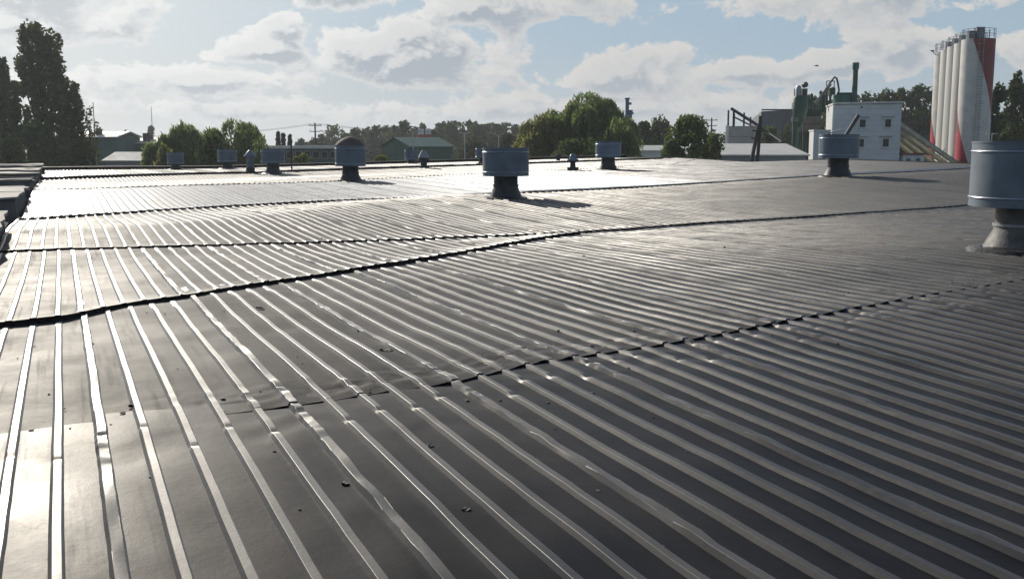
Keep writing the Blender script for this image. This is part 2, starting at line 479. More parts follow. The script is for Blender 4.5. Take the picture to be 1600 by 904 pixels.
VMIN, VMAX = -1.0, 41.0
L_near = line([(-2.2, -5), (-2.2, 50)])
L_fold = line([(5.75, -1), (6.03, .1), (6.15, 1.4), (6.26, 2.3), (6.6, 3.1), (6.9, 4.75), (7.35, 6.25), (7.8, 8), (8.1, 9.8), (8.7, 14), (9.4, 22), (9.8, 50)])
L_j1 = line([(10.0, -1), (10.37, -.05), (10.96, .55), (11.4, 1.2), (12.2, 2.25), (12.7, 3.1), (13.65, 4.4), (15.05, 6.15), (16.6, 8.0), (17.6, 9.6), (17.85, 12), (17.95, 15), (18.2, 18), (18.4, 21), (18.7, 50)])
L_j2 = line([(17.5, -1), (17.3, 2), (17.2, 5.6), (17.3, 7.6), (17.65, 9.6), (17.9, 12), (18, 15), (18.2, 18), (18.4, 21), (18.7, 50)])
L_j3 = line([(25.5, -1), (26.3, 0), (27.3, 1.8), (28.1, 3.6), (28.9, 5.7), (29.4, 7.4), (29.2, 9.8), (28.5, 12.1), (28.3, 14.5), (28.5, 17), (29.1, 19.8), (29.7, 22.9), (30.2, 25.8), (31.9, 30.9), (33.6, 36.4), (34.5, 50)])
L_l4 = line([(38.6, -1), (39.6, 2), (40.0, 4.4), (40.8, 7.4), (42.2, 10.9), (43.4, 14.6), (44.5, 18), (45.2, 22.4), (46.2, 25.8), (49, 30), (57.5, 37), (61, 41), (61, 50)])
L_j4 = line([(52.3, -1), (54.5, 2.4), (58.3, 6.9), (60.5, 11.5), (60.8, 15.4), (61.1, 20), (61.3, 24), (61.6, 29.7), (62.6, 35.5), (63, 41), (63, 50)])
L_end = line([(71.5, -1), (72.5, 4), (72.8, 12), (72.2, 20), (71.5, 30), (71.5, 50)])

GZ = -6.0                                                     # yard level
BASE = (RT[0] * 36 + RN[0] * 20, RT[1] * 36 + RN[1] * 20, GZ)
building = thing('factory_building', 'low workshop building whose wide undulating ribbed metal roof is coated in glossy dark paint', 'building', BASE)
OFF = np.array(BASE)
N_RIB = [0]


def course(near, far, pitch, voff, v0, v1, mats, lip=0.05, lipfade=9e9, ribs_apart=0, per=5, over=.5, du=.22, rough_near=0.0, seed=1, rh=.0205, ripple=.0035, taper0=0.0, taper1=0.0, notch=0.0):
    """one run of ribbed sheets between two joints; sheets are panels of `per` ribs"""
    total = int((v1 - v0) / pitch)
    for s in range(0, total, per):
        nr = min(per, total - s)
        va = v0 + voff + s * pitch; vb = va + nr * pitch
        vm = (va + vb) / 2
        ua = float(near(vm)); ub = float(far(vm)) + over
        if ub - over - ua < .35: continue
        near_cam = math.hypot(*(uvw((ua), vm, 0)[:2])) < 22
        # distance along the sheet, dense where the end is worked with mastic
        dense = np.concatenate([np.linspace(0, .7, 12 if near_cam else 4)[:-1], np.linspace(.7, max(1.0, ub - ua), max(4, int((ub - ua) / du)))])
        if near_cam and notch == 0 and taper0 == 0:
            e_ = dense[-1] - over; dense = np.unique(np.concatenate([dense, e_ - np.linspace(.12, .85, 27)]))
        # across: pan edges and middle
        vs = []; isr = []
        for r in range(nr):
            b0 = va + r * pitch
            vs += [b0 + .032, b0 + pitch * .42, b0 + pitch * .62, b0 + pitch - .045]
        vs = [va - .0] + vs + [vb]
        vs = np.array(vs)

        def ends(vv):
            return near(vv) + (vnoise(vv * 3.1, 0 * vv + seed, seed) * .09 + vnoise(vv * .9, 0 * vv + 4, seed) * .10) * (.25 if notch else 1)

        def surf(U, Vv, extra=0.0):
            dist = U - near(Vv)
            z = zroof(U, Vv)
            lp = lip * (np.clip((Vv - .8) / 2.2, .12, 1) if notch else 1) * np.exp(-np.maximum(dist, 0) / .45) * np.clip((lipfade - Vv) / 3, 0, 1)
            z = z + lp + extra
            z = z + vnoise(U * .8, Vv * .8, seed + 3) * .016 + vnoise(U * 2.2, Vv * 3.5, seed + 5) * .007
            if notch:
                fr = np.mod((Vv - va) / pitch, 1.0)
                z = z + notch * np.clip((fr - .25) / .5, 0, 1) * (fr < .93) * np.clip((Vv - .6) / 2.5, 0, 1) * np.exp(-np.maximum(dist, 0) / .10) * (.5 + 1.2 * (vnoise(Vv * 2.7, Vv * 0, 41) + .4))
            if ripple and near_cam:
                z = z + ripple * vnoise(U * 5.5 + .6 * np.sin(Vv * 9), Vv * 1.8, seed + 8) * 1.6
            if rough_near:
                k = np.exp(-((dist - .32) / .30) ** 2) * np.clip(.55 + 1.5 * vnoise(U * .6, Vv * .8, 77), .1, 1)
                z = z + rough_near * k * (vnoise(U * 16, Vv * 16, seed + 9) + .6 * vnoise(U * 33, Vv * 33, seed + 2))
            return z
        U = ends(vs)[None, :] + dense[:, None] * np.ones_like(vs)[None, :]
        VV = np.broadcast_to(vs[None, :], U.shape)
        P = uvw(U, VV, surf(U, VV)) - OFF
        mb = MB(); mb.grid(P)
        ml = mats(vm) if callable(mats) else mats[(s // per) % len(mats)]
        # turned down edge under the joint, set back a little
        if lip > .02 and vm < lipfade:
            top = P[0]; e1 = top + np.array([RT[0] * .03, RT[1] * .03, -.012]); e2 = e1 + np.array([0, 0, -.16])
            mb.grid(np.stack([e1, top], 0)); mb.grid(np.stack([e2, e1], 0))
        pan = None
        ribmb = []
        for r in range(nr):
            c = va + r * pitch
            lapped = (r == 0)
            w = .019 if not lapped else .024
            hh = rh * (1.0 if not lapped else 1.2)
            prof = [(-w - .017, -.004), (-w, hh - .0012), (-w + .0022, hh), (w - .0022, hh), (w, hh - .0012), (w + .012, -.004)]
            cu = ends(np.full(1, c))[0] + dense
            wob = vnoise(cu * .9, cu * 0 + c * 7, seed) * .006 + vnoise(cu * 4, cu * 0 + c * 3, seed + 1) * (.007 if lapped and near_cam else .002)
            hv = 1 + vnoise(cu * 1.1, cu * 0 + c * 5, seed + 2) * .12
            if taper0: hv = hv * (1 - taper0 * np.exp(-(dense / .22) ** 2))
            if taper1: hv = hv * (1 - taper1 * np.exp(-((dense[-1] - over - dense) / .30) ** 2) * (dense < dense[-1] - over) - taper1 * (dense >= dense[-1] - over))
            if near_cam and notch == 0 and taper0 == 0: hv = hv * (1 - .5 * np.exp(-((dense[-1] - over - dense - .45 - .5 * (vnoise(np.full(1, c * 9.1), np.zeros(1), 6)[0])) / .035) ** 2))
            q = []
            for (dv, dz) in prof:
                lump = 0
                if near_cam and lapped and dz > 0:
                    lump = (vnoise(cu * 14, cu * 0 + dv * 90 + c, seed + 4)) * .016
                zz = surf(cu, c + wob, 0)
                q.append(uvw(cu, c + dv + wob, zz + dz * hv + lump) - OFF)
            q = np.stack(q, 1)
            # closed rib end
            ribmb.append((q, hh))
        if ribs_apart and N_RIB[0] + nr <= ribs_apart:
            pan = mb.obj('roof_sheet', ml, building, smooth=24)
            rm = M['ribwornglint'] if ml in (B0, B1, B2) else ml
            for q, hh in ribmb:
                rb = MB(); rb.grid(q); rb.add(q[0], [(0, 1, 2, 3, 4, 5)])
                rb.obj('rib', rm, pan, smooth=14); N_RIB[0] += 1
        else:
            nf = len(mb.f)
            for q, hh in ribmb:
                mb.grid(q); mb.add(q[0], [(0, 1, 2, 3, 4, 5)])
            pan = mb.obj('roof_sheet', ml, building, smooth=14)
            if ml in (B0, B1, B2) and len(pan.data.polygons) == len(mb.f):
                pan.data.materials.append(M['ribwornglint'])
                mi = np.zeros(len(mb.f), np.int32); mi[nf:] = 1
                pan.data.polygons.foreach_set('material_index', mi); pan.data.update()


B0, B1, B2 = M['bitumen'], M['bitumen1'], M['bitumen2']
course(L_near, L_fold, .220, .02, VMIN, 13.5, [B0], lip=0.0, ribs_apart=300, over=.25, seed=3, du=.14)
course(L_fold, L_j1, .220, .02, VMIN, 30, [B1, B1, B2], lip=.011, ribs_apart=300, rough_near=.020, seed=5, du=.16, taper1=.8, notch=.010)
course(L_j1, L_j2, .205, .07, VMIN, 9.4, [B2, B1], lip=.05, ribs_apart=300, rough_near=.010, seed=9, du=.18, taper0=.6, taper1=.7)
course(L_j2, L_j3, .205, .03, VMIN, VMAX, [B2, B2, B1], lip=.028, ribs_apart=300, rough_near=.008, seed=12, du=.35, taper0=.6)
course(L_j3, L_l4, .205, .11, VMIN, VMAX, lambda v: M['silver'] if v < 21 + 3 * math.sin(v) else M['silverworn'], lip=.05, lipfade=11, seed=15, du=.7, over=.3, taper0=.4)
course(L_l4, L_j4, .205, .05, VMIN, VMAX, lambda v: B2 if v < 30 else M['silverworn'], lip=.02, seed=18, du=1.1, over=.5)
course(L_j4, L_end, .205, .08, VMIN, 39, [M['silverworn'], B2], lip=.13, seed=21, du=1.4, over=0)

# smooth silver flashing strip along the far joint
mb = MB(); vv = np.linspace(11.2, VMAX, 120)
rows = []
for k, du_ in enumerate((-.25, .15, .6, 1.1)):
    uu = L_j3(vv) + du_ + vnoise(vv * 2, vv * 0 + k, 5) * .12
    rows.append(uvw(uu, vv, zroof(uu, vv) + (.05, .055, .052, .04)[k] + vnoise(vv * 3, vv * 0 + k, 8) * .012) - OFF)
mb.grid(np.stack(rows, 0)); mb.obj('flashing', M['silver'], building, smooth=60)

# closing walls, eave kerb and the side fascia
mb = MB(); vv = np.linspace(VMIN - .2, VMAX, 90)
u0 = L_end(vv)
a = uvw(u0 - .25, vv, zroof(u0, vv) + .02); b_ = uvw(u0 - .22, vv, zroof(u0, vv) + .20); c_ = uvw(u0 + .2, vv, zroof(u0, vv) + .21); d_ = uvw(u0 + .22, vv, zroof(u0, vv) - .3)
mb.grid(np.stack([a, b_, c_, d_], 0) - OFF); mb.obj('eave_kerb', B2, building, smooth=30)
mb = MB(); uu = np.linspace(-2.2, 72, 150)
a = uvw(uu, VMAX - .1, zroof(uu, VMAX) + .02); b_ = uvw(uu, VMAX - .05, zroof(uu, VMAX) + .05); c_ = uvw(uu, VMAX + .12, zroof(uu, VMAX) + .045); d_ = uvw(uu, VMAX + .14, zroof(uu, VMAX) - .25)
mb.grid((np.stack([a, b_, c_, d_], 0) - OFF)[:, ::-1]); mb.obj('verge_trim', B2, building, smooth=30)
mb = MB()
for (ua, va_, ub, vb_) in ((-2.2, VMIN, -2.2, VMAX), (-2.2, VMAX, 71.5, VMAX), (71.6, VMAX, 72.2, VMIN), (72.2, VMIN, -2.2, VMIN)):
    n_ = 40; t_ = np.linspace(0, 1, n_); uu = ua + (ub - ua) * t_; vv = va_ + (vb_ - va_) * t_
    top = uvw(uu, vv, zroof(uu, vv) - .12) - OFF; bot = top.copy(); bot[:, 2] = 0
    mb.grid(np.stack([bot, top], 0))
mb.obj('wall', M['greywall'], building)

# parapet blocks with sheet coping along the left edge
for (ua, ub, zt, vl) in ((-2.0, 9.0, .36, 2.6), (12.5, 20.8, .33, 2.6), (26.6, 34.8, .36, 2.7), (38.4, 46.6, .35, 2.6), (49.4, 57.5, .38, 2.4), (60.0, 67.5, .42, 2.2)):
    bl = MB(); n_ = 8
    us = np.linspace(ua, ub, n_)
    r_in = np.full(n_, VMIN - .02) + vnoise(us, us * 0, 4) * .08; r_out = r_in - vl
    zb = zroof(us, 0 * us) - .25
    zt_ = zt + zroof(us, 0 * us) * .5 + vnoise(us * .7, us * 0, 9) * .06
    P = np.stack([uvw(us, r_in + .02, zb), uvw(us, r_in - .03, zt_), uvw(us, r_out, zt_ - .03), uvw(us, r_out, zb)], 0) - OFF
    bl.grid(P)
    for e in (0, n_ - 1): bl.add(P[:, e], [(0, 1, 2, 3)] if e == 0 else [(3, 2, 1, 0)])
    blk = bl.obj('parapet_block', M['concrete'], building)
    nseg = max(2, int((ub - ua) / 2.2)); es = np.linspace(ua - .1, ub + .1, nseg + 1)
    for k in range(nseg):
        u4 = np.linspace(es[k], es[k + 1] + .05, 5); v4 = np.linspace(VMIN + .06, VMIN - vl - .1, 6)
        U4, V4 = np.meshgrid(u4, v4, indexing='ij')
        Z4 = zt + zroof(u4, 0 * u4)[:, None] * .5 + .035 + vnoise(U4 * .7, V4 * .7, 9 + k) * .09 + vnoise(U4 * 2.6, V4 * 2.6, 19 + k) * .05 + .03 * (np.linspace(1, 0, 5)[:, None])
        P4 = uvw(U4 + vnoise(U4 * 1.7, V4 * 2.1, 33) * .25, V4 + vnoise(U4 * 1.9, V4 * 1.3, 35) * .16, Z4 + rng.normal(0, .02) + rng.normal(0, .03) * (U4 - es[k])) - OFF
        cs = MB(); cs.grid(P4[:, ::-1])
        low = P4.copy(); low[..., 2] -= .05
        for A in ((P4[0], low[0]), (low[-1], P4[-1]), (low[:, 0], P4[:, 0]), (P4[:, -1], low[:, -1])): cs.grid(np.stack(A, 0))
        cs.obj('coping_sheet', M['coping'], blk, smooth=30)


# ------------------------------------------------------------------ ground and neighbouring roof
mb = MB(); n_ = 60
g = np.linspace(-2500, 2500, n_); gx, gy = np.meshgrid(g, g + 1500, indexing='ij')
mb.grid(np.stack([gx, gy, np.full(gx.shape, GZ)], -1)[:, ::-1])
gr = mb.obj('ground', M['ground']); gr['kind'] = 'structure'

nb = thing('neighbour_building', 'dark flat roofed building left of the parapet under the poplars', 'building', tuple(uvw(40, -14, GZ)))
NO = uvw(40, -14, GZ)
mb = MB(); us = np.linspace(14, 70, 40); vs = np.linspace(-3.9, -26, 18); U4, V4 = np.meshgrid(us, vs, indexing='ij')
mb.grid((uvw(U4, V4, -.22 + vnoise(U4 * .3, V4 * .3, 2) * .08) - NO)[:, ::-1]); mb.obj('roof', B2, nb, smooth=30)
mb = MB()
for (ua, va_, ub, vb_) in ((14, -3.9, 14, -26), (14, -26, 70, -26), (70, -26, 70, -3.9), (70, -3.9, 14, -3.9)):
    p = [uvw(ua, va_, GZ) - NO, uvw(ub, vb_, GZ) - NO, uvw(ub, vb_, -.25) - NO, uvw(ua, va_, -.25) - NO]
    mb.add(p, [(0, 1, 2, 3)])
mb.obj('wall', M['conc'], nb)


# ------------------------------------------------------------------ roof ventilators
def ventilator(u, v, D, label, cone=False, pale=False, group='large drum ventilators on the roof', drum_h=.585, scale_h=1.0, z=None, name='roof_ventilator'):
    x, y, zz = on_roof(u, v) if z is None else tuple(uvw(u, v, z))
    t = thing(name, label, 'ventilator', (x, y, zz), rng.uniform(0, 6), group)
    R = D / 2; n = 48 if D > 1.1 and u < 35 else 28
    h0 = .49 * D * scale_h; h1 = h0 + drum_h * D
    dm = M['ventpale'] if pale else M['ventblue']
    m = MB(); m.lathe([(R, h0), (R * 1.0, h0 + .01), (R, h1), (R - .012, h1), (R - .012, h0), (R, h0)], n, cap=False); drum = m.obj('drum', dm, t, smooth=40)
    for hz in (h0 + .075 * D, h1 - .085 * D):
        m = MB(); m.lathe([(R + .001, hz - .011 * D), (R + .009 * D, hz - .004 * D), (R + .009 * D, hz + .004 * D), (R + .001, hz + .011 * D)], n, cap=False); m.obj('rolled_ring', M['ventrim'], drum, smooth=60)
    for hz in (h0, h1):
        m = MB(); m.lathe([(R - .014, hz - .012), (R + .008, hz - .012), (R + .008, hz + .012), (R - .014, hz + .012), (R - .014, hz - .012)], n, cap=False); m.obj('rim', dm, drum, smooth=30)
    # seam strap with rivets on the drum
    m = MB(); a = 1.1; m.lathe([(R + .003, h0 + .015), (R + .006, h0 + .02), (R + .006, h1 - .02), (R + .003, h1 - .015)], 2, a0=a, a1=a + .06, cap=False)
    m.obj('seam_strap', dm, drum)
    m = MB()
    for k in range(3):
        ak = k * 2.094 + .4
        m.tube([(.27 * D * math.cos(ak), .27 * D * math.sin(ak), h0 - .02), (R * .985 * math.cos(ak), R * .985 * math.sin(ak), h0 + .16 * D)], .014 * D, 6)
    m.obj('bracket', M['galv'], t)
    # inner cone / wind plate
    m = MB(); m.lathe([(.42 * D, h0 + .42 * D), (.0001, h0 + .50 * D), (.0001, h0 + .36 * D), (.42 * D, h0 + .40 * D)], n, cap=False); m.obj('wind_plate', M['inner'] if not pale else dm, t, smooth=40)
    rn = .265 * D
    m = MB(); m.lathe([(rn * 1.42, -.02), (rn * 1.30, h0 * .12), (rn * 1.03, h0 * .44), (rn, h0 * .56)], n, cap=False); m.obj('flared_skirt', M['ventskirt'] if u < 12 else M['ventneck'], t, smooth=50)
    m = MB(); m.lathe([(rn * .985, h0 * .54), (rn * .985, h0 + .12 * D), (rn * 1.12, h0 + .16 * D), (rn * .9, h0 + .16 * D)], n, cap=False); m.obj('neck', M['ventneck'] if u > 12 else M['ventskirt'], t, smooth=50)
    m = MB(); m.lathe([(rn * .98, h0 * .54), (rn * 1.06, h0 * .54), (rn * 1.06, h0 * .60), (rn * .98, h0 * .60)], n, cap=False); cl = m.obj('clamp_band', M['galv'] if u < 12 else M['ventneck'], t, smooth=30)
    m = MB(); m.box((rn * 1.10, 0, h0 * .57), (.05 * D, .035 * D, .05 * D)); m.obj('clamp_lug', M['galv'], cl)
    # mastic collar on the roof
    m = MB(); A = np.linspace(0, 2 * math.pi, 33)
    rr = []
    for k, (q, zq) in enumerate(((rn * 1.36, .05), (rn * 1.5, .045), (rn * 1.75, .035), (rn * 2.0, -.06))):
        r_ = q * (1 + .16 * vnoise(A * 2.5 * (1 - 1e-9), A * 0 + k, int(u * 7)) * (A < 6.2) + 0)
        r_[-1] = r_[0]
        rr.append(np.stack([r_ * np.cos(A), r_ * np.sin(A), zq + vnoise(A * 5, A * 0 + k, 3) * .03 * (A < 6.2)], 1))
    m.grid(np.stack(rr, 0)[:, ::-1]); m.obj('mastic_collar', M['mastic'], t, smooth=40)
    if cone:
        m = MB(); m.lathe([(R * 1.0, h1 - .02), (R * .93, h1 + .05 * D), (R * .80, h1 + .125 * D), (R * .48, h1 + .235 * D), (R * .20, h1 + .285 * D), (.001, h1 + .31 * D)], n, cap=False); m.obj('conical_cap', M['rust'], t, smooth=35)
    return t


ventilator(9.9, 11.9, 1.44, 'nearest large blue grey drum ventilator cut by the right edge of the picture', scale_h=.86)
ventilator(26.6, 11.43, 1.30, 'blue drum ventilator in the middle, standing before the glaring silver strip')
ventilator(28.6, 24.99, 1.36, 'drum ventilator in front of the white two storey building', pale=False)
ventilator(42.1, 11.04, 1.26, 'drum ventilator with a rusty conical cap', cone=True, scale_h=1.0, drum_h=.66)
ventilator(44.05, 24.34, 1.25, 'drum ventilator in front of the large weeping willow', pale=True)
ventilator(59.6, 11.1, 1.33, 'drum ventilator just right of the small cone capped flue by the willows', drum_h=.6, scale_h=.9)
ventilator(71.0, 10.2, 1.26, 'drum ventilator just left of the small cone capped flue by the willows', drum_h=.66, scale_h=.75)
ventilator(71.2, 6.9, 1.05, 'faint drum ventilator farthest back before the left willow', drum_h=.7, scale_h=.7)
ventilator(70.3, 22.9, .98, 'small drum ventilator at the far eave in front of the green gabled shed', drum_h=.75, scale_h=.6)
ventilator(63.68, 25.7, .98, 'drum ventilator half hidden behind the middle blue ventilator', drum_h=.7, scale_h=.8)
ventilator(55.0, -7.0, 1.45, 'shaded drum ventilator on the roof left of the parapet, at the poplars', z=-.25, drum_h=.5, scale_h=.6)


def flue(u, v, kind, label, D):
    t = thing('roof_flue', label, 'flue', on_roof(u, v), 0.0, 'small capped flues on the roof')
    if kind == 'cone':
        m = MB(); m.lathe([(.36 * D, -.03), (.36 * D, .42 * D), (.30 * D, .5 * D)], 20); m.obj('base_collar', M['ventneck'], t, smooth=35)
        m = MB(); m.lathe([(.28 * D, .4 * D), (.27 * D, 1.42 * D)], 20); m.obj('pipe', M['ventblue'], t, smooth=35)
        m = MB(); m.lathe([(.52 * D, 1.36 * D), (.50 * D, 1.42 * D), (.10 * D, 1.86 * D), (.001, 1.9 * D)], 24); m.obj('conical_cap', M['ventpale'], t, smooth=35)
    elif kind == 'lantern':
        m = MB(); m.lathe([(.42 * D, -.03), (.42 * D, .16 * D), (.30 * D, .2 * D), (.26 * D, .72 * D)], 20); m.obj('base_collar', M['ventneck'], t, smooth=35)
        m = MB(); m.lathe([(.47 * D, .66 * D), (.47 * D, .92 * D), (.40 * D, .96 * D)], 24); m.obj('louvre_ring', M['ventneck'], t, smooth=35)
        m = MB(); m.lathe([(.50 * D, .90 * D), (.47 * D, .98 * D), (.22 * D, 1.5 * D), (.15 * D, 1.53 * D)], 24); m.obj('conical_cap', M['galv'], t, smooth=35)
        m = MB(); m.lathe([(.12 * D, 1.5 * D), (.12 * D, 1.6 * D), (.001, 1.64 * D)], 12); m.obj('finial', M['steel'], t)
    elif kind == 'dome':
        m = MB(); m.box((0, 0, .12 * D), (.95 * D, .95 * D, .30 * D)); m.obj('kerb_box', M['ventneck'], t)
        m = MB(); m.lathe([(.26 * D, .25 * D), (.22 * D, .6 * D), (.34 * D, .84 * D)], 20); m.obj('neck', M['ventneck'], t, smooth=35)
        m = MB(); m.lathe([(.44 * D, .80 * D), (.5 * D, .86 * D), (.47 * D, .98 * D), (.30 * D, 1.02 * D), (.29 * D, 1.2 * D), (.20 * D, 1.38 * D), (.001, 1.44 * D)], 24); m.obj('dome_cap', M['ventblue'], t, smooth=50)
    else:
        m = MB(); m.lathe([(.26 * D, -.03), (.22 * D, .45 * D)], 16); m.obj('pipe', M['ventneck'], t, smooth=35)
        m = MB(); m.lathe([(.5 * D, .42 * D), (.5 * D, .62 * D), (.3 * D, .66 * D), (.28 * D, .8 * D)], 20); m.obj('cap', M['steel'], t, smooth=35)
    return t


flue(60.6, 9.99, 'cone', 'slim flue under a pale cone cap standing between two drum ventilators', .70)
flue(60.7, 20.56, 'lantern', 'squat flue with a pale conical lantern cap in front of the green shed', .70)
flue(44.66, 22.73, 'dome', 'small mushroom flue with blue domed cap on a square kerb', .56)
flue(65.4, 32.13, 'stub', 'tiny dark stub flue beside the blue domed mushroom flue', .58)

m = MB(); m.tube([(0, 0, 0), (0, 0, 1.72)], .045, 8); m.box((0, 0, 1.72), (.16, .12, .03)); m.box((0, 0, .02), (.3, .3, .04))
o = m.obj('roof_post', M['steel'], loc=on_roof(61.03, 12.46)); tag(o, 'thin dark steel post standing on the far roof joint', 'post')


# ------------------------------------------------------------------ crumbs of tar, flakes and rubble on the roof
def lump_mesh(seed, flat=.5, n=2):
    import bmesh
    bm = bmesh.new(); bmesh.ops.create_icosphere(bm, subdivisions=n, radius=1.0)
    r2 = np.random.default_rng(seed)
    d = r2.normal(size=(6, 3))
    for v in bm.verts:
        k = 1 + .35 * sum(math.sin(3 * v.co.dot(Vector(q))) for q in d) / 3
        v.co = v.co * k; v.co.z *= flat
    me = bpy.data.meshes.new('tar_crumb'); bm.to_mesh(me); bm.free(); me.materials.append(M['tar'])
    return me


lm = [lump_mesh(i, .3 + .12 * i, 1) for i in range(5)]
k = 0
while k < 170:
    u_ = rng.uniform(2.6, 10.5) if k < 130 else rng.uniform(8, 17); v_ = rng.uniform(-.8, 9.5)
    if k % 3 == 0: u_ = float(L_fold(v_)) + abs(rng.normal(0, .5))
    p = on_roof(u_, v_)
    o = bpy.data.objects.new('tar_crumb', lm[k % 5]); COL.objects.link(o)
    s = .007 + .010 * rng.random() ** 2.5; o.scale = (s * 1.3, s, s); o.rotation_euler = (0, 0, rng.uniform(0, 6)); o.location = (p[0], p[1], p[2] + s * .35 + .004)
    tag(o, 'small black crumb of tar lying on the dark roof sheets', 'tar crumb', 'tar crumbs scattered over the near roof'); k += 1


def flake(u, v, s, label, seed):
    s *= .52
    r2 = np.random.default_rng(seed); m = MB(); p = on_roof(u, v)
    for j in range(5):
        a = r2.uniform(0, 6.28); c0 = np.array([r2.normal(0, s * .4), r2.normal(0, s * .3), .006])
        n_ = 9; A = np.linspace(0, 2 * math.pi, n_)[:-1]; R_ = s * r2.uniform(.25, .6) * (1 + .5 * r2.random(n_ - 1))
        ring = np.stack([c0[0] + R_ * np.cos(A), c0[1] + R_ * np.sin(A) * .7, c0[2] + s * r2.uniform(0, .28, n_ - 1)], 1)
        top = c0 + np.array([0, 0, s * .10])
        V = np.concatenate([ring, ring - [0, 0, .006], [top]]); q = n_ - 1
        m.add(V, [(i, (i + 1) % q, 2 * q) for i in range(q)] + [(i + q, (i + 1) % q + q, (i + 1) % q, i) for i in range(q)])
    o = m.obj('tar_flake', M['tar'], loc=p, smooth=None)
    tag(o, label, 'tar flake', 'curled tar flakes on the near roof')


flake(7.55, 2.25, .085, 'curled black tar flake in the pan below the near joint', 3)
flake(10.3, 1.75, .10, 'ragged black flake lying against the gap of the near joint', 5)
flake(5.0, 1.7, .06, 'black tar flake on a sheet just below the crease', 8)
flake(4.6, 1.15, .045, 'pair of tar pieces beside a rib at lower left', 9)
flake(4.05, 1.55, .05, 'spread of tar scraps in the bottom middle pan', 12)
flake(4.0, 3.0, .05, 'tar scraps stuck against the bright lap rib at lower right', 15)
flake(13.2, 6.9, .07, 'brownish scrap lying far out on the ribbed field', 17)

for (ua, label, sd_) in ((23.8, 'dark heap of dirt and moss in the nearer gap of the parapet', 2), (36.6, 'dark heap of dirt and moss in the farther gap of the parapet', 6)):
    m = MB(); a_ = np.linspace(-1, 1, 16); b2 = np.linspace(-1, 1, 22); A, B_ = np.meshgrid(a_, b2, indexing='ij')
    H = np.clip(1 - A ** 2, 0, 1) * np.clip(1 - B_ ** 2, 0, 1) * .34 + (vnoise(A * 5, B_ * 8, sd_) * .12) * np.clip(1 - np.maximum(abs(A), abs(B_)), 0, .5) * 2
    P = uvw(ua + A * 2.2, VMIN - 1.5 + B_ * 1.35, 0 * A); P[..., 2] = -.12 + H * 1.2
    c0 = uvw(ua, VMIN - 1.5, 0.0); m.grid(P - c0)
    tag(m.obj('dirt_heap', M['dirt'], loc=tuple(c0), smooth=60), label, 'dirt heap')


# ------------------------------------------------------------------ things beyond the roof
CP, SP = math.cos(PITCH), math.sin(PITCH)


def bx(px, Y): return Y * ((px - 800) / 1600) * CP           # bearing -> metres across at distance Y
def hz(py, Y):                                               # height of a sight line at distance Y
    b = (452 - py) / 1600; return CAMZ + Y * (-SP + b * CP) / (CP + b * SP)


